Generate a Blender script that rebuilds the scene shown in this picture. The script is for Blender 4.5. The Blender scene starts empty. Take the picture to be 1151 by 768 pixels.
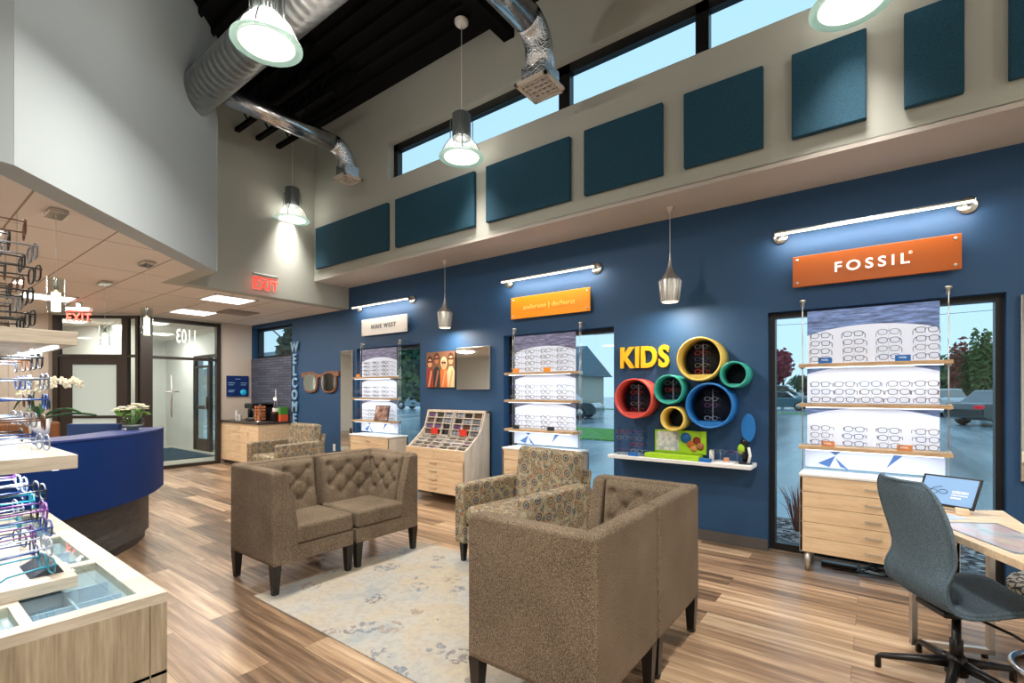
import bpy, bmesh, math, random
from mathutils import Vector, Matrix
random.seed(7)
PI = math.pi
scene = bpy.context.scene
COL = scene.collection
# ------------------------------------------------------------------ camera, world, lights, exposure
cam_d = bpy.data.cameras.new('camera')
cam = bpy.data.objects.new('camera', cam_d); COL.objects.link(cam)
cam_d.sensor_width = 36.0; cam_d.sensor_fit = 'HORIZONTAL'
cam_d.lens = 36.0*544/1151
cam_d.shift_y = (440.5-384)/1151
cam_d.clip_start = 0.05; cam_d.clip_end = 400
cam.location = (0, 0, 1.42)
cam.rotation_euler = (PI/2, 0, math.atan2(409.5, 544))
scene.camera = cam
vs = scene.view_settings
vs.view_transform = 'Standard'; vs.look = 'None'; vs.gamma = 1; vs.use_curve_mapping = False
vs.exposure = 0.95
world = bpy.data.worlds.new('world'); scene.world = world; world.use_nodes = True
wn = world.node_tree.nodes; wl = world.node_tree.links
bg = wn['Background']
tc = wn.new('ShaderNodeTexCoord'); sp = wn.new('ShaderNodeSeparateXYZ'); rp = wn.new('ShaderNodeValToRGB')
wl.new(tc.outputs['Generated'], sp.inputs[0]); wl.new(sp.outputs['Z'], rp.inputs[0]); wl.new(rp.outputs[0], bg.inputs[0])
rp.color_ramp.elements[0].color = (0.68, 0.86, 0.96, 1); rp.color_ramp.elements[0].position = 0.0
rp.color_ramp.elements[1].color = (0.58, 0.80, 1.0, 1); rp.color_ramp.elements[1].position = 0.7
bg.inputs[1].default_value = .70
WARM = (1.0, 0.86, 0.70); NEUT = (1.0, 0.93, 0.84)
P_BAY, P_TROF, P_GLASSP, P_BAR = 34, 17, 1.6, 4.2

# ------------------------------------------------------------------ materials
MATS = {}
def lin(c): return tuple(((v/255)/12.92 if v/255 <= .04045 else ((v/255+.055)/1.055)**2.4) for v in c)
def M(name, rgb=(128,128,128), rough=.6, metal=0., emit=0., spec=.5, alpha=1., trans=0., coat=0.):
    if name in MATS: return MATS[name]
    m = bpy.data.materials.new(name); m.use_nodes = True
    b = m.node_tree.nodes['Principled BSDF']; c = lin(rgb)+(1,)
    b.inputs['Base Color'].default_value = c; b.inputs['Roughness'].default_value = rough
    b.inputs['Metallic'].default_value = metal; b.inputs['Specular IOR Level'].default_value = spec
    b.inputs['Transmission Weight'].default_value = trans
    b.inputs['Coat Weight'].default_value = coat
    if emit: b.inputs['Emission Color'].default_value = c; b.inputs['Emission Strength'].default_value = emit
    MATS[name] = m; m.diffuse_color = c
    return m
class NT:
    """tiny wrapper to wire shader nodes"""
    def __init__(s, m): s.m = m; s.n = m.node_tree.nodes; s.l = m.node_tree.links; s.b = s.n['Principled BSDF']
    def new(s, t, **k):
        n = s.n.new(t)
        for a, v in k.items():
            if a.startswith('i_'): n.inputs[a[2:].replace('_', ' ')].default_value = v
            else: setattr(n, a, v)
        return n
    def ln(s, a, b): s.l.new(a, b)
    def coords(s, scale=(1,1,1), kind='Object'):
        t = s.new('ShaderNodeTexCoord'); mp = s.new('ShaderNodeMapping'); mp.inputs['Scale'].default_value = scale
        s.ln(t.outputs[kind], mp.inputs[0]); return mp.outputs[0]
    def ramp(s, fac, stops, interp='LINEAR'):
        r = s.new('ShaderNodeValToRGB'); s.ln(fac, r.inputs[0]); r.color_ramp.interpolation = interp
        e = r.color_ramp.elements
        while len(e) < len(stops): e.new(.5)
        for q, (p, c) in zip(e, stops): q.position = p; q.color = lin(c)+(1,)
        return r.outputs[0]
    def noise(s, co, scale=5, detail=3, rough=.5):
        n = s.new('ShaderNodeTexNoise'); s.ln(co, n.inputs['Vector'])
        n.inputs['Scale'].default_value = scale; n.inputs['Detail'].default_value = detail; n.inputs['Roughness'].default_value = rough
        return n.outputs['Fac']
    def mix(s, fac, a, b, blend='MIX'):
        n = s.new('ShaderNodeMix'); n.data_type = 'RGBA'; n.blend_type = blend
        for i, v in ((0, fac), (6, a), (7, b)):
            if hasattr(v, 'is_linked'): s.ln(v, n.inputs[i])
            else: n.inputs[i].default_value = v
        return n.outputs[2]
    def math(s, op, a, b=0.):
        n = s.new('ShaderNodeMath'); n.operation = op
        for i, v in ((0, a), (1, b)):
            if hasattr(v, 'is_linked'): s.ln(v, n.inputs[i])
            else: n.inputs[i].default_value = v
        return n.outputs[0]
    def bump(s, h, strength=.3, dist=.01):
        n = s.new('ShaderNodeBump'); n.inputs['Strength'].default_value = strength; n.inputs['Distance'].default_value = dist
        s.ln(h, n.inputs['Height']); s.ln(n.outputs[0], s.b.inputs['Normal'])
    def col(s, c): s.ln(c, s.b.inputs['Base Color'])

def wood(name, stops, scale=(2,2,30), rough=.5, ns=2.2):
    m = M(name, stops[1][1], rough); t = NT(m)
    f = t.noise(t.coords(scale), ns, 5, .6)
    g = t.noise(t.coords(tuple(q*4 for q in scale)), ns, 3, .7)
    mix = t.math('ADD', t.math('MULTIPLY', f, .7), t.math('MULTIPLY', g, .3))
    t.col(t.ramp(mix, stops)); return m
wood('light_wood', [(.3, (206,174,138)), (.5, (226,196,158)), (.7, (234,210,176))], (1.2,8,14))
wood('light_wood_side', [(.3, (176,160,142)), (.5, (205,192,176)), (.7, (222,211,198))], (9,9,.8))
wood('grey_oak', [(.3, (124,112,94)), (.5, (156,142,120)), (.7, (182,170,148))], (14,14,.7))
wood('grey_oak_shelf', [(.3, (156,146,130)), (.5, (184,174,158)), (.7, (206,198,184))], (14,1.2,14))
wood('dark_grey_wood', [(.3, (52,51,52)), (.5, (70,68,68)), (.7, (88,85,84))], (3,3,14))
wood('desk_wood', [(.3, (205,178,146)), (.5, (224,200,170)), (.7, (238,220,194))], (3,14,8), .4)
wood('shelf_wood', [(.3, (150,120,88)), (.5, (188,156,118)), (.7, (205,176,140))], (2,14,14))
wood('walnut', [(.3, (80,48,32)), (.5, (128,82,56)), (.7, (160,110,80))], (3,10,10))
# floor planks
m = M('plank_floor', (160,130,104), .33); t = NT(m)
co = t.coords((1,1,1))
br = t.new('ShaderNodeTexBrick', offset=.37, offset_frequency=2, squash=1.0)
t.ln(co, br.inputs['Vector'])
for k, v in (('Scale', 1.), ('Mortar Size', .0012), ('Mortar Smooth', .1), ('Bias', 0.), ('Brick Width', 1.22), ('Row Height', .18)): br.inputs[k].default_value = v
br.inputs['Color1'].default_value = (0,0,0,1); br.inputs['Color2'].default_value = (1,1,1,1); br.inputs['Mortar'].default_value = (0.3,.3,.3,1)
cell = t.new('ShaderNodeSeparateColor'); t.ln(br.outputs['Color'], cell.inputs[0])
mv = t.new('ShaderNodeVectorMath', operation='ADD'); t.ln(t.coords((.42,8.5,1)), mv.inputs[0])
cx = t.new('ShaderNodeCombineXYZ'); t.ln(t.math('MULTIPLY', cell.outputs[0], 37.), cx.inputs[2]); t.ln(cx.outputs[0], mv.inputs[1])
gr = t.noise(mv.outputs[0], 2.6, 6, .62)
gr2 = t.noise(t.coords((2.2,80,1)), 1.5, 3, .6)
v = t.math('ADD', t.math('MULTIPLY', gr, .95), t.math('ADD', t.math('MULTIPLY', cell.outputs[0], .34), t.math('MULTIPLY', gr2, .22)))
c = t.ramp(v, [(.46, (76,58,44)), (.62, (112,90,70)), (.76, (150,122,96)), (.90, (184,156,126)), (1.0, (204,180,152))])
t.col(t.mix(t.math('MULTIPLY', br.outputs['Fac'], .6), c, (.03,.02,.015,1)))
t.ln(t.math('ADD', t.math('MULTIPLY', gr2, .12), .27), t.b.inputs['Roughness'])
M('blue_wall', (30,72,112), .6)
M('navy_desk', (0,44,108), .6, spec=.25)
M('navy_desk_top', (48,66,134), .5)
M('gray_wall', (172,175,167), .8)
M('fascia_wall', (168,178,182), .8)
M('beige_wall', (196,184,172), .8)
M('white_wall', (215,218,214), .8)
M('soffit', (190,184,178), .85)
m = M('ceiling_tile', (212,196,184), .9); t = NT(m)
br = t.new('ShaderNodeTexBrick', offset=0., squash=1.); t.ln(t.coords((1,1,1)), br.inputs['Vector'])
for k, v in (('Scale', 1.), ('Mortar Size', .008), ('Mortar Smooth', .2), ('Bias', 0.), ('Brick Width', 1.22), ('Row Height', .61)): br.inputs[k].default_value = v
for k in ('Color1', 'Color2'): br.inputs[k].default_value = lin((228,220,212))+(1,)
br.inputs['Mortar'].default_value = lin((160,144,130))+(1,); t.col(br.outputs['Color'])
M('black_deck', (11,12,13), .85, spec=.15); M('black_beam', (7,7,8), .85, spec=.12)
M('black_frame', (18,18,20), .4); M('bronze_frame', (44,36,30), .45); M('black_plastic', (16,16,18), .35)
M('baseboard', (84,80,78), .6)
M('white_paint', (235,236,236), .5); M('white_plastic', (232,232,228), .4)
M('chrome', (225,225,228), .12, 1.); M('brushed', (214,212,208), .42, 1.); M('nickel', (200,198,192), .22, 1.)
M('darkmetal', (112,120,122), .45, .1)
M('black_leg', (24,19,17), .35)
m = M('galvanised', (176,180,182), .32, .75); t = NT(m)
co = t.coords((1,1,1)); w = t.new('ShaderNodeTexWave', wave_type='BANDS', bands_direction='X'); t.ln(co, w.inputs['Vector']); w.inputs['Scale'].default_value = 3.2; w.inputs['Distortion'].default_value = .3
t.col(t.mix(t.noise(co, 14, 3), lin((130,134,138))+(1,), lin((206,208,208))+(1,))); t.bump(w.outputs['Fac'], .8, .02)
m = M('galvanised_branch', (186,190,196), .2, 1.); t = NT(m)
t.col(t.mix(t.noise(t.coords((1,1,1)), 18, 3), lin((150,154,160))+(1,), lin((225,226,228))+(1,))); t.bump(t.noise(t.coords((6,6,6)), 2, 2), .15, .02)
m = M('foil', (205,210,216), .18, 1.); t = NT(m); t.bump(t.noise(t.coords((20,20,20)), 3, 3), .6, .02)
M('louver_white', (205,198,190), .5)
M('lamp_glow', (255,250,240), .5, emit=.85); M('tube_glow', (255,238,214), .5, emit=2.2)
M('troffer_glow', (255,246,236), .5, emit=2.2); M('pendant_glow', (255,236,206), .5, emit=1.1); M('led_glow', (235,242,255), .5, emit=2.)
M('rim_glass', (170,200,190), .12, trans=.3, emit=.16)
M('ribbed_glass', (226,228,220), .3, trans=.5, emit=.22)
M('exit_red', (255,52,36), .5, emit=1.5)
def milky(name, rgb, thru, emit):
    m = M(name, rgb, .3, emit=emit); n = m.node_tree.nodes; l = m.node_tree.links
    tr = n.new('ShaderNodeBsdfTransparent'); mx = n.new('ShaderNodeMixShader'); mx.inputs[0].default_value = thru
    l.new(n['Principled BSDF'].outputs[0], mx.inputs[1]); l.new(tr.outputs[0], mx.inputs[2]); l.new(mx.outputs[0], n['Material Output'].inputs[0])
milky('prismatic_glass', (150,152,148), .5, .22)
m = M('teal_fabric', (14,66,88), .9); t = NT(m)
t.col(t.ramp(t.noise(t.coords((60,60,60)), 3, 3, .7), [(.3, (8,46,66)), (.5, (16,66,88)), (.7, (30,86,106))])); t.bump(t.noise(t.coords((90,90,90)), 3), .3, .004)
def tweed(name, a, b, c, s=170):
    m = M(name, b, .95, spec=.2); t = NT(m)
    n1 = t.noise(t.coords((s,s,s)), 2.2, 3, .7); n2 = t.noise(t.coords((1,1,1)), 3, 2)
    f = t.math('ADD', t.math('MULTIPLY', n1, .9), t.math('MULTIPLY', n2, .1))
    t.col(t.ramp(f, [(.38, a), (.5, b), (.62, c)])); t.bump(n1, .5, .003); return m
tweed('brown_tweed', (60,50,41), (108,94,78), (164,147,126), 130)
tweed('grey_tweed', (62,78,90), (88,108,122), (124,142,154), 150)
def patterned(name, cells=9.):
    m = M(name, (190,170,130), .9, spec=.2); t = NT(m)
    tcn = t.new('ShaderNodeTexCoord'); so = t.new('ShaderNodeSeparateXYZ'); t.ln(tcn.outputs['Object'], so.inputs[0]); sn = t.new('ShaderNodeSeparateXYZ'); t.ln(tcn.outputs['Normal'], sn.inputs[0])
    isz = t.math('GREATER_THAN', t.math('ABSOLUTE', sn.outputs['Z']), .65)
    ca = t.new('ShaderNodeCombineXYZ'); t.ln(t.math('ADD', so.outputs['X'], so.outputs['Y']), ca.inputs[0]); t.ln(so.outputs['Z'], ca.inputs[1])
    cb_ = t.new('ShaderNodeCombineXYZ'); t.ln(so.outputs['X'], cb_.inputs[0]); t.ln(so.outputs['Y'], cb_.inputs[1])
    vm = t.new('ShaderNodeMix', data_type='VECTOR'); t.ln(isz, vm.inputs[0]); t.ln(ca.outputs[0], vm.inputs[4]); t.ln(cb_.outputs[0], vm.inputs[5]); co = vm.outputs[1]
    v = t.new('ShaderNodeTexVoronoi', feature='F1', voronoi_dimensions='2D'); t.ln(co, v.inputs['Vector']); v.inputs['Scale'].default_value = cells; v.inputs['Randomness'].default_value = .35
    sc = t.new('ShaderNodeSeparateColor'); t.ln(v.outputs['Color'], sc.inputs[0])
    ring = t.ramp(v.outputs['Distance'], [(.0, (30,48,64)), (.10, (150,160,160)), (.15, (36,54,70)), (.24, (150,92,66)), (.30, (166,152,122)), (.38, (86,92,88)), (.5, (160,144,112))], 'CONSTANT')
    ring2 = t.ramp(v.outputs['Distance'], [(.0, (110,50,44)), (.09, (176,162,128)), (.16, (70,78,84)), (.27, (164,128,80)), (.36, (120,116,98)), (.46, (166,152,120))], 'CONSTANT')
    c = t.mix(t.math('GREATER_THAN', sc.outputs[0], .5), ring, ring2)
    v2 = t.new('ShaderNodeTexVoronoi', feature='F1', voronoi_dimensions='2D'); t.ln(co, v2.inputs['Vector']); v2.inputs['Scale'].default_value = cells*4.5
    s2 = t.new('ShaderNodeSeparateColor'); t.ln(v2.outputs['Color'], s2.inputs[0])
    c2 = t.ramp(s2.outputs[0], [(.0, (166,156,132)), (.25, (124,116,96)), (.45, (150,92,64)), (.56, (158,148,124)), (.72, (70,84,90)), (.86, (176,166,144))], 'CONSTANT')
    c3 = t.mix(t.math('GREATER_THAN', v.outputs['Distance'], .42), c, c2)
    t.col(t.mix(.3, c3, t.ramp(t.noise(co, 60, 3, .7), [(.35, (78,70,58)), (.65, (190,178,150))]))); t.bump(t.noise(co, 200, 2), .3, .003); return m
patterned('medallion_fabric', 8.5)
m = M('rug_pile', (214,206,190), .97, spec=.1); t = NT(m)
co = t.coords((1,1,1))
base = t.ramp(t.noise(co, 2.2, 4, .6), [(.3, (146,156,162)), (.45, (176,174,166)), (.6, (180,168,148)), (.75, (188,184,174))])
v = t.new('ShaderNodeTexVoronoi', feature='F1'); t.ln(co, v.inputs['Vector']); v.inputs['Scale'].default_value = 4.2
wv = t.new('ShaderNodeTexVoronoi', feature='SMOOTH_F1'); t.ln(co, wv.inputs['Vector']); wv.inputs['Scale'].default_value = 26
ringm = t.math('MULTIPLY', t.math('LESS_THAN', v.outputs['Distance'], .34), t.math('GREATER_THAN', v.outputs['Distance'], .10))
pet = t.math('MULTIPLY', ringm, t.math('LESS_THAN', wv.outputs['Distance'], .44))
pet = t.math('MULTIPLY', pet, t.math('GREATER_THAN', t.noise(co, 34, 3, .7), .46))
s3 = t.new('ShaderNodeSeparateColor'); t.ln(v.outputs['Color'], s3.inputs[0])
ink = t.ramp(s3.outputs[0], [(.0, (96,112,130)), (.4, (142,122,104)), (.7, (92,92,98))], 'CONSTANT')
c = t.mix(t.math('MULTIPLY', pet, .7), base, ink)
thin = t.math('GREATER_THAN', t.noise(co, 22, 5, .8), .525)
c = t.mix(t.math('MULTIPLY', thin, .45), c, lin((158,152,146))+(1,))
t.col(c); t.bump(t.noise(co, 160, 2), .4, .004)
m = M('slate_tile', (78,84,102), .6); t = NT(m)
mp = t.new('ShaderNodeTexCoord'); sx = t.new('ShaderNodeSeparateXYZ'); t.ln(mp.outputs['Object'], sx.inputs[0]); cb = t.new('ShaderNodeCombineXYZ'); t.ln(sx.outputs['X'], cb.inputs[0]); t.ln(sx.outputs['Z'], cb.inputs[1])
br = t.new('ShaderNodeTexBrick'); t.ln(cb.outputs[0], br.inputs['Vector'])
for k, v in (('Scale', 1.), ('Mortar Size', .006), ('Brick Width', .34), ('Row Height', .05)): br.inputs[k].default_value = v
br.inputs['Color1'].default_value = lin((92,98,118))+(1,); br.inputs['Color2'].default_value = lin((66,72,92))+(1,); br.inputs['Mortar'].default_value = lin((44,48,62))+(1,)
t.col(br.outputs['Color']); t.bump(br.outputs['Fac'], .5, .01)
def glass(name, rgb=(235,245,245), rough=0., gl=.12, tint=.97, edge=.5):
    """window glass: mostly see-through, a little mirror-like by angle"""
    m = bpy.data.materials.new(name); m.use_nodes = True; n = m.node_tree.nodes; l = m.node_tree.links; n.clear()
    o = n.new('ShaderNodeOutputMaterial'); tr = n.new('ShaderNodeBsdfTransparent'); g = n.new('ShaderNodeBsdfGlossy'); mx = n.new('ShaderNodeMixShader')
    fr = n.new('ShaderNodeLayerWeight'); fr.inputs['Blend'].default_value = .5; pw = n.new('ShaderNodeMath'); pw.operation = 'POWER'; pw.inputs[1].default_value = 3.5; ml = n.new('ShaderNodeMath'); ml.operation = 'MULTIPLY_ADD'; ml.inputs[1].default_value = edge; ml.inputs[2].default_value = gl*.2; l.new(fr.outputs['Facing'], pw.inputs[0]); l.new(pw.outputs[0], ml.inputs[0])
    tr.inputs[0].default_value = tuple(q*tint for q in lin(rgb))+(1,); g.inputs['Roughness'].default_value = rough
    l.new(ml.outputs[0], mx.inputs[0]); l.new(tr.outputs[0], mx.inputs[1]); l.new(g.outputs[0], mx.inputs[2]); l.new(mx.outputs[0], o.inputs[0])
    MATS[name] = m; return m
glass('window_glass', (236,248,252)); glass('clear_glass', (246,250,250)); glass('lens_glass', (252,253,254), gl=.05, tint=1., edge=.12); glass('green_edge_glass', (244,252,250), tint=1.)
glass('dark_lens', (90,80,76), gl=.3)
m = glass('vase_glass', (236,242,238), gl=.3)
M('mirror', (235,238,238), .03, 1.); M('round_mirror', (214,222,220), .05, 1.)
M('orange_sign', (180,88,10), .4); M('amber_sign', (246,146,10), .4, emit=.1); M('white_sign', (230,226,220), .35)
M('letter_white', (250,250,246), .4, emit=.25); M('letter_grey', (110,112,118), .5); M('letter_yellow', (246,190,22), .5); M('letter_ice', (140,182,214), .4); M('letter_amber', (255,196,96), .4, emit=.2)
M('yellow_hoop', (226,198,98), .5); M('teal_hoop', (46,164,150), .5); M('red_hoop', (220,84,76), .5); M('blue_hoop', (20,112,190), .5)
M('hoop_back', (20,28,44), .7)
M('card_orange', (214,140,84), .6); M('card_blue', (20,104,184), .5); M('card_amber', (246,150,30), .5); M('card_red', (232,56,38), .5); M('card_dark', (40,46,56), .4)
M('lime_plastic', (160,206,30), .45); M('asphalt_dark', (110,124,130), .2)
def poster(name, dark=(88,108,150)):
    """printed display panel: white dome below a band of brushed blue-grey"""
    m = M(name, (240,242,246), .35); t = NT(m)
    tc_ = t.new('ShaderNodeTexCoord'); s_ = t.new('ShaderNodeSeparateXYZ'); t.ln(tc_.outputs['Object'], s_.inputs[0])
    x, z = s_.outputs['X'], s_.outputs['Z']
    zz = t.math('MULTIPLY', t.math('ADD', z, .0), 3.4)
    xx = t.math('MULTIPLY', x, 1.5)
    d = t.math('ADD', t.math('MULTIPLY', xx, xx), t.math('MULTIPLY', zz, zz))
    hair = t.ramp(t.noise(t.coords((3,3,20)), 2.4, 4, .6), [(.35, tuple(int(q*.75) for q in dark)), (.6, tuple(min(255, int(q*1.35)) for q in dark)), (.75, (176,190,222))])
    c = t.mix(t.math('GREATER_THAN', d, 1.05), lin((214,222,240))+(1,), hair)
    t.col(c); t.ln(c, t.b.inputs['Emission Color']); t.b.inputs['Emission Strength'].default_value = .15; return m  # faint glow added to the print colours in place of strip light
poster('glow_poster'); poster('glow_poster_dark', (92,92,118))
M('poster_white', (196,208,236), .4, emit=.07); M('poster_blue', (62,100,160), .5, emit=.1)
M('grass', (70,140,52), .9); M('gravel_base', (90,84,84), .9); M('concrete', (176,190,196), .6)
m = MATS['gravel_base']; t = NT(m); vv = t.new('ShaderNodeTexVoronoi'); t.ln(t.coords((1,1,1)), vv.inputs['Vector']); vv.inputs['Scale'].default_value = 22
s4 = t.new('ShaderNodeSeparateColor'); t.ln(vv.outputs['Color'], s4.inputs[0]); t.col(t.ramp(s4.outputs[0], [(.1, (52,46,50)), (.4, (104,92,92)), (.7, (160,150,148)), (.95, (206,196,190))])); t.bump(vv.outputs['Distance'], 1., .03)
m = MATS['grass']; t = NT(m); t.col(t.ramp(t.noise(t.coords((2,2,2)), 4, 4), [(.3, (52,112,40)), (.7, (120,176,74))]))
m = MATS['asphalt_dark']; t = NT(m); nn = t.noise(t.coords((.5,.06,1)), 1.4, 4, .6); t.col(t.ramp(nn, [(.3, (96,112,120)), (.55, (136,154,162)), (.75, (176,192,198))])); t.ln(t.math('ADD', t.math('MULTIPLY', nn, .3), .06), t.b.inputs['Roughness'])

# ------------------------------------------------------------------ mesh tools
class MB:
    """collects shapes and links them as one mesh object"""
    def __init__(s): s.bm = bmesh.new()
    def _add(s, bm2, mat4=None):
        if mat4 is not None: bm2.transform(mat4)
        me = bpy.data.meshes.new('t'); bm2.to_mesh(me); bm2.free(); s.bm.from_mesh(me); bpy.data.meshes.remove(me); return s
    def box(s, x0, x1, y0, y1, z0, z1, bev=0., seg=2, xf=None):
        b = bmesh.new(); bmesh.ops.create_cube(b, size=1)
        for v in b.verts: v.co = Vector((x0+(v.co.x+.5)*(x1-x0), y0+(v.co.y+.5)*(y1-y0), z0+(v.co.z+.5)*(z1-z0)))
        if bev: bmesh.ops.bevel(b, geom=list(b.edges), offset=bev, segments=seg, affect='EDGES', profile=.5)
        return s._add(b, xf)
    def prism(s, pts, a, b_, axis='z', bev=0., seg=2, xf=None):
        """extrude polygon pts (2-D) between a and b_ along the axis; x: pts=(y,z), y: pts=(x,z), z: pts=(x,y)"""
        b = bmesh.new()
        f = {'x': lambda p, h: (h, p[0], p[1]), 'y': lambda p, h: (p[0], h, p[1]), 'z': lambda p, h: (p[0], p[1], h)}[axis]
        lo = [b.verts.new(f(p, a)) for p in pts]; hi = [b.verts.new(f(p, b_)) for p in pts]
        n = len(pts); b.faces.new(lo); b.faces.new(hi[::-1])
        for i in range(n): b.faces.new((lo[i], hi[i], hi[(i+1) % n], lo[(i+1) % n]))
        bmesh.ops.recalc_face_normals(b, faces=b.faces)
        if bev: bmesh.ops.bevel(b, geom=list(b.edges), offset=bev, segments=seg, affect='EDGES', profile=.5)
        return s._add(b, xf)
    def tube(s, pts, r, n=10, close=False, caps=True, radii=None):
        pts = [Vector(p) for p in pts]; b = bmesh.new(); rings = []; N = len(pts); up = None
        for i, p in enumerate(pts):
            d = (pts[(i+1) % N]-pts[i-1]) if close else (pts[min(i+1, N-1)]-pts[max(i-1, 0)])
            d.normalize()
            if up is None:
                up = Vector((0,0,1)) if abs(d.z) < .9 else Vector((1,0,0))
            u = (up-d*up.dot(d)).normalized(); w = d.cross(u); up = u
            rr = radii[i] if radii else r
            rings.append([b.verts.new(p+(u*math.cos(2*PI*k/n)+w*math.sin(2*PI*k/n))*rr) for k in range(n)])
        for i in range(N if close else N-1):
            A, B = rings[i], rings[(i+1) % N]
            for k in range(n): b.faces.new((A[k], A[(k+1) % n], B[(k+1) % n], B[k]))
        if caps and not close: b.faces.new(rings[0][::-1]); b.faces.new(rings[-1])
        bmesh.ops.recalc_face_normals(b, faces=b.faces)
        for f in b.faces: f.smooth = len(f.verts) == 4
        return s._add(b)
    def lathe(s, prof, c=(0,0,0), n=32, axis='z', smooth=True, xf=None):
        """profile of (r, h) around the axis through c"""
        b = bmesh.new(); rings = []
        for r, h in prof:
            ring = []
            for k in range(n):
                a = 2*PI*k/n; x, y = r*math.cos(a), r*math.sin(a)
                co = {'z': (x, y, h), 'y': (x, h, y), 'x': (h, x, y)}[axis]
                ring.append(b.verts.new(Vector(co)+Vector(c)))
            rings.append(ring)
        for A, B in zip(rings, rings[1:]):
            for k in range(n): b.faces.new((A[k], A[(k+1) % n], B[(k+1) % n], B[k]))
        bmesh.ops.remove_doubles(b, verts=b.verts, dist=1e-6); bmesh.ops.recalc_face_normals(b, faces=b.faces)
        for f in b.faces: f.smooth = smooth and len(f.verts) <= 4
        return s._add(b, xf)
    def grid(s, nu, nv, fn, smooth=True, thick=0.):
        b = bmesh.new(); V = [[b.verts.new(fn(i/(nu-1), j/(nv-1))) for j in range(nv)] for i in range(nu)]
        for i in range(nu-1):
            for j in range(nv-1): b.faces.new((V[i][j], V[i+1][j], V[i+1][j+1], V[i][j+1]))
        if thick:
            bmesh.ops.recalc_face_normals(b, faces=b.faces); bmesh.ops.solidify(b, geom=list(b.faces), thickness=thick)
        for f in b.faces: f.smooth = smooth
        return s._add(b)
    def ball(s, c, r, sc=(1,1,1), seg=12, xf=None):
        b = bmesh.new(); bmesh.ops.create_uvsphere(b, u_segments=seg, v_segments=max(6, seg*2//3), radius=r)
        for v in b.verts: v.co = Vector((v.co.x*sc[0], v.co.y*sc[1], v.co.z*sc[2]))+Vector(c)
        for f in b.faces: f.smooth = True
        return s._add(b, xf)
    def build(s, name, mat, parent=None, origin=None, world=True):
        me = bpy.data.meshes.new(name); o = bpy.data.objects.new(name, me); COL.objects.link(o)
        xs = [v.co for v in s.bm.verts]
        if parent is None:
            if origin is None:
                lo = [min(v[i] for v in xs) for i in range(3)]; hi = [max(v[i] for v in xs) for i in range(3)]
                origin = Vector(((lo[0]+hi[0])/2, (lo[1]+hi[1])/2, lo[2]))
            origin = Vector(origin)
            for v in s.bm.verts: v.co -= origin
            o.location = origin
        else:
            o.parent = parent
            base = Vector((0,0,0))
            q = parent
            while q is not None: base += Vector(q.location); q = q.parent
            if not world: base = Vector((0,0,0))
            if origin is not None:
                og = Vector(origin)
                for v in s.bm.verts: v.co -= og
                o.location = og-base
            else:
                for v in s.bm.verts: v.co -= base
        s.bm.to_mesh(me); s.bm.free(); me.materials.append(MATS[mat] if isinstance(mat, str) else mat); return o
def tag(o, label=None, cat=None, group=None, kind=None):
    if label: o['label'] = label
    if cat: o['category'] = cat
    if group: o['group'] = group
    if kind: o['kind'] = kind
    return o
def thing(name, label, cat, loc=(0,0,0), rz=0., group=None):
    o = bpy.data.objects.new(name, None); COL.objects.link(o); o.location = loc; o.rotation_euler = (0,0,rz); o.empty_display_size = .1
    return tag(o, label, cat, group)
def struct(name, mb, mat, parent=None):
    o = mb.build(name, mat, parent)
    if parent is None: o['kind'] = 'structure'
    return o
def copy_tree(src, parent=None):
    c = src.copy(); COL.objects.link(c)
    if parent is not None: c.parent = parent
    for ch in list(src.children): copy_tree(ch, c)
    return c
def text_bm(mb, s, h, depth, place, bold=0., sx=1., space=1.):
    """add letters: x right, y up, centred on the origin, height of capitals h; place = Matrix"""
    cu = bpy.data.curves.new('t', 'FONT'); cu.body = s; cu.size = h/.69; cu.extrude = depth/2; cu.offset = bold; cu.align_x = 'CENTER'; cu.space_character = space; cu.resolution_u = 4
    o = bpy.data.objects.new('t', cu); COL.objects.link(o)
    bpy.context.view_layer.update()
    me = bpy.data.meshes.new_from_object(o.evaluated_get(bpy.context.evaluated_depsgraph_get()))
    me.transform(place @ Matrix.Diagonal((sx,1,1,1)) @ Matrix.Translation((0,-h/2,0)))
    mb.bm.from_mesh(me); bpy.data.objects.remove(o); bpy.data.curves.remove(cu); bpy.data.meshes.remove(me); return mb
def onwall(x, y, z, rz=0.): return Matrix.Translation((x,y,z)) @ Matrix.Rotation(rz, 4, 'Z') @ Matrix.Rotation(PI/2, 4, 'X')
def area(name, loc, power, sx, sy=None, color=NEUT, rot=(0,0,0), parent=None, spread=PI):
    l = bpy.data.lights.new(name, 'AREA'); l.energy = power; l.color = color; l.shape = 'RECTANGLE' if sy else 'DISK'; l.size = sx; l.spread = spread
    if sy: l.size_y = sy
    o = bpy.data.objects.new(name, l); COL.objects.link(o); o.location = loc; o.rotation_euler = rot
    if parent: o.parent = parent; o.location = Vector(loc)-Vector(parent.location)
    return o
def point(name, loc, power, r=.05, color=NEUT, parent=None):
    l = bpy.data.lights.new(name, 'POINT'); l.energy = power; l.color = color; l.shadow_soft_size = r
    o = bpy.data.objects.new(name, l); COL.objects.link(o); o.location = loc
    if parent: o.parent = parent; o.location = Vector(loc)-Vector(parent.location)
    return o
ORD = ['top', 'second', 'third', 'fourth', 'fifth', 'sixth', 'seventh', 'eighth']
NTH = ['leftmost', 'second from the left', 'third from the left', 'fourth from the left', 'fifth from the left', 'sixth from the left']

# ================================================================== SETTING
W = 4.82; BH = 4.20          # window wall, upper wall face
struct('floor', MB().box(-15.5, 4, -5, 5.02, -.12, 0), 'plank_floor')
WIN = [(-.773, .733), (-3.76, -2.256), (-6.82, -5.30)]           # right, middle, left display windows
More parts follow.
